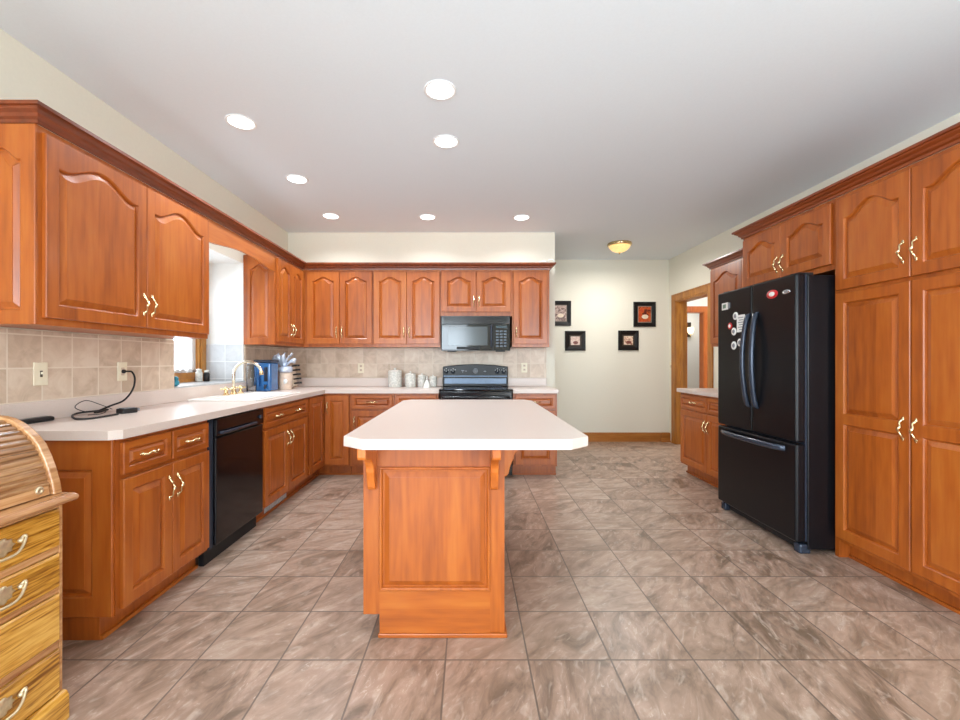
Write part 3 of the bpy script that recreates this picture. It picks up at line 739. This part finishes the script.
disc('fridge_magnet', 'round white magnet touching the far door handle, right of the lowest one', 740.2, 342.5, .030, (white_m, grey_m))
disc('fridge_magnet', 'small red magnet on far refrigerator door', 730.3, 326, .026, (red_m, white_m))
o = disc('fridge_magnet', 'large oval red and white magnet high on near refrigerator door', 772.5, 294.2, .030, (red_m, white_m), 1.75)
o = disc('fridge_badge', 'small oval silver badge high on near refrigerator door', 786.7, 291.8, .015, (chrome, grey_m), 2.3)
y0, z0 = fy(741), fz(741, 323)
o = thing('fridge_magnet', 'white rectangular list magnet beside the far door handle', 'magnet', (FXD, y0, z0), 0, 'refrigerator magnets')
MB().box(FXD-.004, FXD-.0005, y0-.045, y0+.045, z0-.068, z0+.062).build('card', white_m, o)
q = MB()
for k in range(6): q.box(FXD-.0048, FXD-.004, y0-.036, y0+(.030 if k % 2 else .018), z0-.052+k*.018, z0-.046+k*.018)
q.build('printed_lines', grey_m, o)
y0, z0 = fy(726), fz(726, 306.3)
o = thing('fridge_magnet', 'white photo magnet at top corner of far refrigerator door', 'magnet', (FXD, y0, z0), 0, 'refrigerator magnets')
MB().box(FXD-.004, FXD-.0005, y0-.030, y0+.050, z0-.028, z0+.028).build('card', white_m, o)
MB().box(FXD-.0048, FXD-.004, y0-.005, y0+.035, z0-.016, z0+.016).build('picture', plain('magnet_photo', srgb(110, 140, 120), .4, noise=.3), o)
MB().box(FXD-.006, FXD-.0005, y0-.056, y0-.033, z0-.022, z0+.022).build('clip', grey_m, o)

# ------------------------------------------------------------------ sink, faucet
sk = thing('sink', 'white double bowl drop in sink set in the left counter', 'sink', (-1.84, 3.65, CZ))
ymid = (SY0+SY1)/2
def insk(x, y): return not (SX0+.10 < x < SX1-.03 and (SY0+.03 < y < ymid-.02 or ymid+.02 < y < SY1-.03))
m = grid_top([SX0-.03, SX0+.10, SX1-.03, SX1+.025], [SY0-.05, SY0+.03, ymid-.02, ymid+.02, SY1-.03, SY1+.05], insk, CZ+.0005, CZ+.014)
m.build('rim', white_sink, sk, bevel=.005)
for a0, a1 in ((SY0+.03, ymid-.02), (ymid+.02, SY1-.03)):
    q = MB(); x0, x1 = SX0+.10, SX1-.03; zt, zb = CZ+.006, CZ-.17
    q.rings([[(x0, a0, zt), (x1, a0, zt), (x1, a1, zt), (x0, a1, zt)], [(x0+.03, a0+.03, zb), (x1-.03, a0+.03, zb), (x1-.03, a1-.03, zb), (x0+.03, a1-.03, zb)]], False, True)
    q.build('bowl', white_sink, sk)
FX, FY, FZ = -2.035, 3.70, CZ+.0145
fc = thing('faucet', 'polished brass gooseneck faucet with two cross handles at sink', 'faucet', (FX, FY, FZ))
q = MB(); q.lathe([(.030, 0), (.030, .006), (.022, .016), (.017, .035), (.015, .06), (.0001, .06)], (FX, FY, FZ), 18)
q.build('base', brass, fc)
q = MB(); pts = [(FX, FY, FZ+.05), (FX, FY, FZ+.14)]
for i in range(1, 15):
    a_ = PI*.92*i/14; pts.append((FX+.125*(1-math.cos(a_))*.98, FY, FZ+.165+.115*math.sin(a_)))
q.tube(pts, [.0125]*(len(pts)-2)+[.0135, .0135], 10); q.build('spout', plain('spout_pale_gold', srgb(236, 228, 208), .2, 1, noise=.03), fc)
q = MB(); e_ = pts[-1]; q.lathe([(.016, -.028), (.016, -.002), (.012, .004)], e_, 12); q.build('spout_tip', brass, fc)
for dy in (-.115, .115):
    q = MB(); c0 = (FX, FY+dy, FZ); q.lathe([(.026, 0), (.026, .005), (.016, .014), (.014, .038), (.018, .044), (.0001, .048)], c0, 14)
    ho = q.build('valve_base', brass, fc)
    q = MB(); z_ = FZ+.050
    for a_ in (PI/4, 3*PI/4):
        dx_, dy_ = math.cos(a_)*.034, math.sin(a_)*.034
        q.tube([(c0[0]-dx_, c0[1]-dy_, z_), (c0[0], c0[1], z_+.003), (c0[0]+dx_, c0[1]+dy_, z_)], .0055, 8)
        q.ball((c0[0]-dx_, c0[1]-dy_, z_), .009, 8); q.ball((c0[0]+dx_, c0[1]+dy_, z_), .009, 8)
    q.ball((c0[0], c0[1], z_+.010), .011, 8)
    q.build('cross_handle', brass_light, ho)

# ------------------------------------------------------------------ counter clutter
def CC(px, y): return (px-469)/428*y
# glass jar behind the faucet
jy = 4.06; jx = CC(251.5, jy)
jr = thing('glass_jar', 'tall clear glass jar behind the faucet spout', 'jar', (jx, jy, CZ))
q = MB(); q.lathe([(.040, .0005), (.043, .01), (.043, .235), (.036, .25), (.036, .27), (.033, .27), (.033, .25), (.039, .233), (.039, .014), (.0005, .012)], (jx, jy, CZ), 20); q.build('glass', clear, jr)
q = MB(); q.lathe([(.038, .271), (.038, .288), (.0005, .290)], (jx, jy, CZ), 20); q.build('lid', chrome, jr)
# blue dispenser
by_ = 4.29; bx_ = CC(266.5, by_)
bd = thing('water_dispenser', 'blue plastic water dispenser with dark lid in the counter corner', 'dispenser', (bx_, by_, CZ))
MB().box(bx_-.082, bx_+.082, by_-.09, by_+.09, CZ+.0005, CZ+.285).build('tank', blue_pl, bd, bevel=.018, seg=3)
MB().box(bx_-.086, bx_+.086, by_-.094, by_+.094, CZ+.286, CZ+.312).build('lid', blue_dk, bd, bevel=.008)
MB().box(bx_-.03, bx_-.012, by_-.096, by_-.089, CZ+.05, CZ+.26).build('level_window', blue_clear, bd, bevel=.004)
q = MB(); q.tube([(bx_+.04, by_-.09, CZ+.06), (bx_+.04, by_-.12, CZ+.06), (bx_+.04, by_-.122, CZ+.03)], .010, 8); q.build('spigot', blue_dk, bd)
MB().box(bx_+.02, bx_+.055, by_-.0955, by_-.089, CZ+.10, CZ+.24).build('panel_stripe', blue_dk, bd, bevel=.003)
# knife block and ribboned cream canister
ky = 4.66; kx = CC(286, ky)
kb = thing('knife_block', 'cream knife block with dark handles pointing right, beside blue dispenser', 'knife block', (kx, ky, CZ))
MB().prism([(kx-.085, CZ+.0005), (kx+.06, CZ+.0005), (kx+.105, CZ+.03), (kx+.075, CZ+.25), (kx-.06, CZ+.27), (kx-.085, CZ+.22)], 'y', ky-.055, ky+.055).build('block', cream, kb, bevel=.005)
for k in range(5):
    z_ = CZ+.055+k*.047; x_ = kx+.100-k*.006
    for j, yy in enumerate((ky-.03, ky+.02)):
        q = MB(); q.tube([(x_-.01, yy, z_), (x_+.015, yy, z_+.004), (x_+.045, yy, z_+.010), (x_+.062, yy, z_+.008)], [.006, .009, .0085, .011], 7); q.build('knife_handle', black_matte, kb)
gy = 4.475; gx = CC(285.5, gy)
gb = thing('gift_canister', 'small cream canister tied with a silver ribbon bow, before knife block', 'canister', (gx, gy, CZ))
q = MB(); q.lathe([(.058, .0005), (.062, .01), (.062, .165), (.055, .180), (.0005, .182)], (gx, gy, CZ), 22); q.build('body', plain('cream_canister', srgb(214, 190, 170), .35, noise=.12, scale=20), gb)
q = MB(); q.lathe([(.064, .183), (.070, .200), (.070, .228), (.056, .245), (.0005, .248)], (gx, gy, CZ), 22); q.build('cloth_cover', ribbon_m, gb)
q = MB()
for ang, ln, tilt in ((.35, .125, .35), (1.0, .13, .95), (2.2, .13, .95), (2.6, .13, .7), (1.65, .12, 1.2)):
    pts = []
    for i in range(9):
        t = i/8; rr = ln*math.sin(PI*t*.55+.02); w_ = .022*math.sin(PI*t)
        pts.append((gx+math.cos(ang)*rr, gy-.02-w_*1.4, CZ+.25+math.sin(tilt)*rr*.95+w_))
    rs = [[(p[0]-.022*math.sin(ang), p[1]-.010, p[2]-.022), (p[0]+.022*math.sin(ang), p[1]-.004, p[2]+.022), (p[0]+.022*math.sin(ang), p[1]+.002, p[2]+.022), (p[0]-.022*math.sin(ang), p[1]-.004, p[2]-.022)] for p in pts]
    q.rings(rs, smooth=True)
q.ball((gx, gy-.03, CZ+.262), .022, 10)
q.build('ribbon_bow', ribbon_m, gb)
q = MB(); q.lathe([(.026, 0), (.026, .002), (.0005, .003)], (0, 0, 0), 14, Matrix.Translation(Vector((gx+.02, gy-.059, CZ+.09))) @ Matrix.Rotation(PI/2, 4, 'X')); q.build('round_label', white_m, gb)
# canisters left of the range
cy_ = 4.94
def canister(px, r, h, lab, y=cy_):
    x = CC(px, y); o = thing('canister', lab, 'canister', (x, y, CZ), 0, 'white ceramic canisters by the range')
    q = MB(); q.lathe([(r*.94, .0005), (r, .008), (r, h*.78), (r*.93, h*.80), (.0005, h*.80)], (x, y, CZ), 24); q.build('jar', cer_pat, o)
    q = MB(); q.lathe([(r*.96, h*.801), (r*1.0, h*.83), (r*.82, h*.88), (r*.2, h*.905), (.0005, h*.91)], (x, y, CZ), 24); lo = q.build('lid', cer, o)
    q = MB(); q.lathe([(r*.14, 0), (r*.12, h*.02), (r*.22, h*.055), (r*.2, h*.085), (.0005, h*.10)], (x, y, CZ+h*.90), 14); q.build('knob', cer, lo)
canister(395, .080, .222, 'largest white ceramic canister, farthest from the range')
canister(410.5, .063, .178, 'second largest white ceramic canister, next to the largest one')
canister(422, .050, .158, 'white ceramic canister partly behind the small white bell')
canister(433, .046, .140, 'smallest white ceramic canister, nearest the range')
fx_ = CC(427, 4.80)
fg = thing('ceramic_bell', 'small white ceramic bell standing before the small canisters', 'bell', (fx_, 4.80, CZ))
q = MB(); q.lathe([(.045, .0005), (.043, .012), (.030, .045), (.018, .075), (.012, .085), (.0005, .087)], (fx_, 4.80, CZ), 18); q.build('body', cer, fg)
q = MB(); q.lathe([(.008, .086), (.010, .10), (.006, .115), (.010, .125), (.0005, .132)], (fx_, 4.80, CZ), 12); q.build('grip', cer, fg)
# sill trinkets
def sillthing(px, y, name, lab, cat, f):
    x = CC(px, y); o = thing(name, lab, cat, (x, y, AZ0)); f(o, x, y, AZ0)
def jarf(mt, h, r, lid):
    def f(o, x, y, z):
        q = MB(); q.lathe([(r*.8, .0005), (r, .006), (r, h*.7), (r*.7, h*.8), (.0005, h*.8)], (x, y, z), 14); q.build('jar', mt, o)
        q = MB(); q.lathe([(r*.75, h*.8+.0005), (r*.75, h*.97), (.0005, h)], (x, y, z), 14); q.build('lid', lid, o)
    return f
sillthing(199, 3.93, 'small_jar', 'white jar on the window sill, left of the black and white one', 'jar', jarf(cer_pat, .12, .030, cer))
sillthing(206.5, 3.98, 'small_jar', 'small black and white jar on the window sill by pale tiles', 'jar', jarf(black_matte, .105, .026, cer))
def figf(o, x, y, z):
    q = MB(); q.ball((x, y, z+.026), .026, 10); q.ball((x+.006, y-.004, z+.058), .018, 10); q.build('body', teal, o)
    q = MB(); q.lathe([(.016, .001), (.020, .03), (.012, .035), (.0005, .036)], (x-.03, y+.03, z), 10); q.build('cup', black_matte, o)
sillthing(175.5, 3.19, 'figurine', 'tiny teal figurine at the near end of the window sill', 'figurine', figf)
def shellf(k):
    def f(o_, x, y, z): pass
    return f
WS = 1.115
for k, (px, lab) in enumerate(((177.5, 'leftmost grey sea shell on the window rail'), (183, 'middle sea shell on the window rail'), (190, 'rightmost sea shell on the window rail, nearest the oak jamb'))):
    xx = -2.552; y = 428*xx/(px-469)
    q = MB(); n_ = 14; rs = []
    for i in range(8):
        t = i/7; rr = .030*math.cos(t*PI/2)+.001
        rs.append([(xx+rr*.55*math.cos(2*PI*j/n_), y+rr*(1.2+.08*math.cos(6*PI*j/n_))*math.sin(2*PI*j/n_), WS+.0005+.036*math.sin(t*PI/2)) for j in range(n_)])
    q.rings(rs, smooth=True)
    tag(q.build('sea_shell', shell_m), lab, 'shell', 'sea shells on the window rail')
# charger cable, adapter, remote-like device on near counter
cb = thing('charging_cable', 'black charging cable plugged in the wall, looped on left counter', 'cable', (-2.0, 2.4, CZ))
oy, oz = 2.665, 1.155
def on_counter(px, py, h):
    p = at_counter(px, py, h)
    if p[0] > -2.112: return p
    y = -2.112*428/(px-469); return (-2.112, y, max(CZ+h, 1.22-(py-361)/428*y))
def at_counter(px, py, h=.006):
    y = 428*(1.22-CZ-h)/(py-361); return (CC(px, y), y, CZ+h)
P = [(-2.148, oy, oz), (-2.12, oy, oz), (-2.09, oy-.01, oz-.004), (-2.065, oy-.02, oz-.045), (-2.055, oy-.05, oz-.11), (-2.06, oy-.11, oz-.17), (-2.075, oy-.19, CZ+.04), (-2.085, oy-.28, CZ+.012)]
for px, py in ((108, 409.5), (96, 411), (82, 412.5), (74, 414.5), (72.5, 417), (77, 419), (90, 418.5), (104, 416.5), (118, 414)): P.append(on_counter(px, py, .0065))
def smooth_path(P, k=6):
    out = []
    P = [Vector(p) for p in P]
    for i in range(len(P)-1):
        p0, p1, p2, p3 = P[max(i-1, 0)], P[i], P[i+1], P[min(i+2, len(P)-1)]
        for j in range(k):
            t = j/k
            out.append(.5*((2*p1)+(p2-p0)*t+(2*p0-5*p1+4*p2-p3)*t*t+(3*p1-p0-3*p2+p3)*t**3))
    out.append(P[-1]); return out
flat = lambda L_, h: [Vector((p.x, p.y, max(p.z, CZ+h))) for p in L_]
q = MB(); q.tube(flat(smooth_path(P), .0065), .0052, 7); q.build('thick_cord', black_matte, cb)
q = MB(); P2 = [on_counter(112, 409, .01), (-2.075, 2.42, CZ+.05), (-2.085, 2.33, CZ+.085), (-2.09, 2.27, CZ+.055), on_counter(87, 412, .007), on_counter(98, 411, .013), on_counter(106, 411.5, .012), on_counter(100, 414, .009), on_counter(88, 415, .006)]
q.tube(flat(smooth_path(P2), .0045), .0022, 6); q.build('thin_cord', black_matte, cb)
q = MB(); q.tube([(-2.160, oy, oz), (-2.144, oy, oz)], .012, 10); q.build('plug', black_matte, cb)
ac = on_counter(127, 413, 0)
ad = thing('power_adapter', 'black power adapter brick at the end of the cable', 'adapter', (ac[0], ac[1], CZ), -.25)
MB().box(-.028, .028, -.042, .042, .0005, .028).build('brick', black_matte, ad, world=False, bevel=.005)
MB().box(-.022, .010, .044, .068, .006, .022).build('plug_end', grey_m, ad, world=False, bevel=.003)
MB().box(-.025, .020, -.028, .028, .0282, .031).build('label_plate', grey_m, ad, world=False)
tb = thing('remote_control', 'long flat black device lying on near end of left counter', 'remote', (-2.112, 2.06, CZ), .0)
MB().prism([(-.03, -.24), (.028, -.20), (.022, .10), (-.024, .13)], 'z', .0005, .021).build('case', black_matte, tb, world=False, bevel=.006)
MB().prism([(-.022, -.20), (.019, -.17), (.014, .08), (-.017, .10)], 'z', .0212, .024).build('top_face', plain('device_top', srgb(52, 46, 44), .3), tb, world=False)

# ------------------------------------------------------------------ wall fittings
def plate(name, lab, cat, origin, rz, kind, group=None):
    o = thing(name, lab, cat, origin, rz, group)
    MB().box(-.036, .036, -.006, -.0008, -.058, .058).build('plate', plate_m, o, world=False, bevel=.003)
    if kind == 'outlet':
        for s_ in (-.024, .024):
            f_ = MB().box(-.014, .014, -.0085, -.006, s_-.013, s_+.013).build('receptacle', cream, o, world=False, bevel=.002)
            q = MB(); q.box(-.007, -.004, -.009, -.0085, s_-.003, s_+.007); q.box(.004, .007, -.009, -.0085, s_-.003, s_+.007); q.build('slots', slot_m, f_, world=False)
    elif kind == 'toggle':
        MB().box(-.006, .006, -.008, -.006, -.016, .016).build('slot', slot_m, o, world=False)
        MB().box(-.004, .004, -.016, -.008, -.002, .010).build('toggle', plate_m, o, world=False)
    else:
        MB().box(-.012, .012, -.0075, -.006, -.024, .024).build('insert', cream, o, world=False)
    return o
TX = XL+.008
plate('wall_switch', 'almond toggle switch plate on left tiles under the near cabinet', 'switch', (TX, 2.157, 1.155), LEFT, 'toggle')
plate('wall_outlet', 'almond wall plate on left tiles with a black cable plugged in', 'outlet', (TX, oy, oz), LEFT, 'insert')
plate('wall_outlet', 'almond outlet on back tiles left of the canisters', 'outlet', (CC(361, 5.12), YB-.008, 1.135), BACK, 'outlet', 'outlets on the back wall tiles')
plate('wall_outlet', 'almond outlet on back tiles right of the range', 'outlet', (CC(524.3, 5.12), YB-.008, 1.14), BACK, 'outlet', 'outlets on the back wall tiles')
plate('light_switch', 'almond switch plate on the right wall beside the oak doorway', 'switch', (XR, 6.43, 1.14), RIGHT, 'toggle')

# framed pictures on the far wall
def art(name, bgc, fg1, fg2, seed):
    k = NT(name); tc = k.n('ShaderNodeTexCoord')
    n1 = k.n('ShaderNodeTexNoise'); n1.inputs['Scale'].default_value = 16; n1.inputs['Detail'].default_value = 4; n1.inputs['Distortion'].default_value = 1.5
    mp = k.n('ShaderNodeMapping'); mp.inputs['Location'].default_value = (seed, seed*1.7, seed*.3); k.l(tc.outputs['Object'], mp.inputs['Vector']); k.l(mp.outputs[0], n1.inputs['Vector'])
    k.l(k.ramp(n1.outputs['Fac'], [(.40, bgc), (.50, fg1), (.60, fg2)]), k.b.inputs['Base Color']); k.set(Roughness=.35)
    return k.m
PXS = YF/428
def picture(px0, px1, py0, py1, lab, fm, am, hen, big):
    xc, zc = CC((px0+px1)/2, YF), 1.22-((py0+py1)/2-361)*PXS
    hw, hh = (px1-px0)/2*PXS, (py1-py0)/2*PXS
    o = thing('framed_picture', lab, 'picture', (xc, YF, zc), 0, 'framed pictures on the hall wall')
    fw = .062 if big else .060
    q = MB()
    R = lambda a_, b_, y: [(-a_, y, -b_), (a_, y, -b_), (a_, y, b_), (-a_, y, b_)]
    q.rings([R(hw, hh, -.0008), R(hw, hh, -.022), R(hw-.008, hh-.008, -.026), R(hw-fw*.6, hh-fw*.6, -.020), R(hw-fw, hh-fw, -.012)], True, True)
    q.build('frame', fm, o, world=False)
    mt = .024 if not big else .012
    MB().box(-hw+fw, hw-fw, -.0135, -.0122, -hh+fw, hh-fw).build('mat_board', frame_brn if not big else plain('mat_grey', srgb(130, 116, 104), .6, noise=.1), o, world=False)
    pr = MB().box(-hw+fw+mt, hw-fw-mt, -.0145, -.0136, -hh+fw+mt, hh-fw-mt).build('print', am, o, world=False)
    # a plump pale shape with a darker tail, sitting low in the print
    s_ = (hw-fw-mt)
    q = MB(); n_ = 16
    q.rings([[(s_*.05+s_*.55*math.cos(2*PI*i/n_), yy, -s_*.40+s_*.36*math.sin(2*PI*i/n_)) for i in range(n_)] for yy in (-.0146, -.0152)])
    q.build('painted_shape', hen, pr, world=False)
white_art = plain('painted_cream', srgb(226, 206, 182), .4, noise=.12); mar = plain('painted_maroon', srgb(120, 62, 52), .4, noise=.2)
picture(549.5, 570.8, 301, 325.7, 'black framed picture partly hidden by the back wall edge', frame_blk, art('art_grey', srgb(96, 70, 62), srgb(160, 132, 120), srgb(196, 170, 156), 2), white_art, True)
picture(565, 585.2, 331, 350.6, 'small square dark framed picture below the partly hidden one', frame_blk, art('art_pale', srgb(196, 164, 150), srgb(212, 186, 172), srgb(222, 200, 188), 5), mar, False)
picture(633.3, 655.2, 302, 326.8, 'black framed picture with orange and red print on the right', frame_blk, art('art_orange', srgb(90, 24, 12), srgb(196, 92, 34), srgb(176, 60, 30), 8), white_art, True)
picture(618, 638.2, 330.6, 350.3, 'small square dark framed picture below the orange one', frame_blk, art('art_peach', srgb(150, 100, 80), srgb(214, 184, 160), srgb(228, 206, 186), 11), mar, False)

# ------------------------------------------------------------------ ceiling lights
def can(px, py, lab, pw_=7):
    y = (ZC-1.22)*428/(361-py); x = CC(px, y)
    o = thing('recessed_light', lab, 'ceiling light', (x, y, ZC), 0, 'recessed ceiling lights')
    q = MB(); q.lathe([(.093, -.0005), (.093, -.004), (.086, -.007), (.077, -.004), (.0765, -.0008)], (x, y, ZC), 32); q.build('trim_ring', trim_white, o)
    q = MB(); q.lathe([(.076, -.0012), (.076, -.0035), (.04, -.006), (.0005, -.007)], (x, y, ZC), 28); q.build('lens', lens_m, o)
    L_ = area('recessed_light_lamp', (x, y, ZC-.02), (0, 0, 0), .15, .15, pw_, (.86, .94, 1), 'DISK', math.radians(145))
can(440, 90, 'recessed light nearest the camera, over the island front', 2.4)
can(446, 141.5, 'recessed light over the island back, second in the middle row', 2.4)
can(241, 122, 'nearest recessed light of the row above the left cabinets')
can(297, 179, 'middle recessed light of the row above the left cabinets')
can(331, 216, 'recessed light in the back left corner of the ceiling', 5.5)
can(427.5, 217, 'recessed light above the back cabinets, just left of the range', 5)
can(521.5, 217.5, 'recessed light above the back cabinets, nearest the hall', 5)
fx_, fy_ = 1.97, 5.6
fl = thing('flush_ceiling_light', 'small brass flush ceiling light with amber glass in the hall', 'ceiling light', (fx_, fy_, ZC))
q = MB(); q.lathe([(.150, -.0005), (.155, -.018), (.150, -.034), (.140, -.038), (.0005, -.038)], (fx_, fy_, ZC), 28); q.build('pan', brass, fl)
q = MB(); q.lathe([(.135, -.039), (.125, -.062), (.098, -.090), (.060, -.112), (.018, -.121), (.0005, -.122)], (fx_, fy_, ZC), 28); q.build('glass_bowl', bowl_m, fl)
q = MB(); q.lathe([(.014, -.122), (.012, -.132), (.006, -.140), (.0005, -.143)], (fx_, fy_, ZC), 12); q.build('finial', brass, fl)
area('flush_light_lamp', (fx_, fy_, ZC-.15), (0, 0, 0), .2, .2, 15, (1, .98, .95), 'DISK')
# sconce on the wall beyond the second doorway
sx, sy, sz = 5.13, 10.0, 1.9
so = thing('wall_sconce', 'lit wall sconce seen through the far doorways', 'lamp', (sx, sy, sz))
MB().box(sx-.05, sx+.05, sy-.02, sy-.001, sz-.12, sz+.22).build('back_plate', frame_brn, so, bevel=.005)
q = MB(); q.lathe([(.035, -.06), (.06, -.02), (.07, .06), (.06, .10), (.0005, .10)], (sx, sy-.09, sz), 16); q.build('glass_shade', sconce_m, so)
q = MB(); q.tube([(sx, sy-.02, sz-.10), (sx, sy-.09, sz-.12), (sx, sy-.09, sz-.07)], .010, 8); q.build('arm', brass, so)
# loose white cord on the cabinet top by the hall
q = MB(); q.tube(smooth_path([(.78, 4.76, 2.3165), (.83, 4.752, 2.330), (.86, 4.748, 2.3165), (.90, 4.775, 2.3165), (.94, 4.80, 2.3165), (.90, 4.83, 2.3165), (.88, 4.755, 2.338), (.925, 4.748, 2.345), (.955, 4.748, 2.318)]), .0055, 6)
tag(q.build('white_cord', white_m), 'loose white cord lying on the crown molding end by the hall', 'cord')

# ------------------------------------------------------------------ roll-top desk
DKX, DY0_, DY1_ = -1.386, .10, 1.46
dk = thing('rolltop_desk', 'golden oak roll top desk in the left foreground', 'desk', (-1.74, .78, 0))
prof = [(-1.386, .772), (-1.392, .81), (-1.406, .86), (-1.421, .90), (-1.44, .94), (-1.462, .968), (-1.487, .992), (-1.512, 1.010), (-1.542, 1.026), (-1.57, 1.033), (-1.60, 1.037)]
side = prof+[(-2.10, 1.042), (-2.10, .772)]
for y0 in (DY1_-.028, DY0_):
    MB().prism(side, 'y', y0, y0+.028).build('roll_end', desk_rail, dk, bevel=.004)
MB().box(-2.10, -1.60, DY0_+.029, DY1_-.029, 1.012, 1.034).build('top_board', desk_rail, dk)
MB().box(-2.12, -2.101, DY0_, DY1_, .772, 1.04).build('back_board', desk_rail, dk)
# tambour: ribbed curtain following the inner curve
inner = [(x-.014, z-.010) for x, z in prof if z > .79] ; inner[-1] = (-1.612, 1.018)
dense = smooth_path([(p[0], 0, p[1]) for p in inner], 8)
ln = [0]
for i in range(1, len(dense)): ln.append(ln[-1]+(dense[i]-dense[i-1]).length)
tot = ln[-1]; ns = 15; per = tot/ns; prof2 = []
def samp(s):
    for i in range(1, len(ln)):
        if ln[i] >= s: return dense[i-1].lerp(dense[i], (s-ln[i-1])/max(1e-6, ln[i]-ln[i-1]))
    return dense[-1]
for k in range(ns):
    for j in range(6):
        s = per*(k+j/6*.98+.01); p = samp(s); d = (samp(min(tot, s+.003))-samp(max(0, s-.003))).normalized()
        nrm = Vector((-d.z, 0, d.x)); nrm = nrm if nrm.x-nrm.z*-1 > 0 else -nrm
        hgt = .0055*math.sqrt(max(0, 1-((j-2.5)/2.9)**2)) if 0 < j < 5 else 0
        prof2.append(p+nrm*hgt)
q = MB(); q.rings([[(p.x, DY0_+.029, p.z) for p in prof2], [(p.x, DY1_-.029, p.z) for p in prof2]], False, False, closed=False)
tam = q.build('tambour', tambour_m, dk)
sf = tam.modifiers.new('thickness', 'SOLIDIFY'); sf.thickness = .008; sf.offset = -1
br = MB().prism([(-1.398, .774), (-1.405, .815), (-1.425, .812), (-1.42, .774)], 'y', DY0_+.030, DY1_-.030).build('bottom_rail', desk_rail, dk, bevel=.003)
M = Matrix.Translation(Vector((-1.4015, 1.395, .797))) @ Matrix.Rotation(PI/2, 4, 'Y')
q = MB(); q.lathe([(.013, -.002), (.013, .004), (.010, .006), (.004, .006), (.004, .003), (.0005, .003)], (0, 0, 0), 16, M); q.build('lock', antique, br)
# writing surface ledge with rounded nose
pts = [(-2.10, .744), (-1.350, .744), (-1.338, .750), (-1.334, .758), (-1.338, .766), (-1.350, .7715), (-2.10, .7715)]
MB().prism(pts, 'y', DY0_-.006, DY1_+.006).build('writing_surface', desk_rail, dk, bevel=.002)
for p0, p1 in ((DY1_-.44, DY1_), (DY0_, DY0_+.44)):
    ped = MB(); ped.box(-2.09, DKX-.012, p0, p1, .10, .743)
    pd = ped.build('pedestal', desk_rail, dk, bevel=.002)
    q = MB(); q.box(DKX-.012, DKX, p1-.012, p1, .10, .742); q.box(DKX-.012, DKX, p0, p0+.012, .10, .742)
    for z0, z1 in ((.724, .742), (.573, .594), (.437, .455), (.250, .276)): q.box(DKX-.012, DKX-.003, p0+.012, p1-.012, z0, z1)
    q.build('face_frame', desk_rail, pd, bevel=.002)
    q = MB(); q.prism([(-2.09, .001), (-1.366, .001), (-1.366, .080), (-1.374, .096), (-1.384, .0995), (-2.09, .0995)], 'y', p0-.004, p1+.004); q.build('plinth', desk_oak, pd, bevel=.002)
    yc = (p0+p1)/2+.015
    for z0, z1, hz in ((.596, .722, .655), (.457, .571, .514), (.278, .435, None), (.102, .248, .183)):
        R = lambda i, x: [(x, p0+.013+i, z0+i), (x, p1-.013-i, z0+i), (x, p1-.013-i, z1-i), (x, p0+.013+i, z1-i)]
        q = MB(); q.rings([R(0, DKX-.011), R(0, DKX+.001), R(.006, DKX+.007)])
        dr = q.build('drawer_front', desk_oak, pd)
        if hz is None: continue
        # shell back plate with fan ribs, and a bail with swan-neck ends
        xs = DKX+.0072; n_ = 28; q = MB(); rs = []
        for rr, hx_ in ((1.0, .0), (.98, .003), (.75, .0055), (.4, .0075), (.05, .008)):
            ring_ = []
            for i in range(n_):
                a_ = 2*PI*i/n_; rib = 1+.10*math.cos(10*a_)*(1 if rr > .3 else 0)
                ring_.append((xs+hx_+.0012*math.cos(10*a_)*rr, yc+.040*rr*rib*math.cos(a_), hz+.012+.027*rr*rib*math.sin(a_)))
            rs.append(ring_)
        q.rings(rs, smooth=True); pl = q.build('shell_plate', antique, dr)
        q = MB(); pts = []
        for i in range(25):
            t = -1+2*i/24; yy = yc+.068*t
            pts.append((xs+.010+.016*(1-t*t), yy, hz-.014+.036*abs(t)**3.2))
        pts = [(xs+.004, yc-.058, hz+.020), (xs+.008, yc-.066, hz+.028)]+pts+[(xs+.008, yc+.066, hz+.028), (xs+.004, yc+.058, hz+.020)]
        q.tube(smooth_path(pts, 3), .0042, 8); q.ball((xs+.006, yc-.056, hz+.016), .008, 8); q.ball((xs+.006, yc+.056, hz+.016), .008, 8)
        q.build('bail_pull', antique, dr)
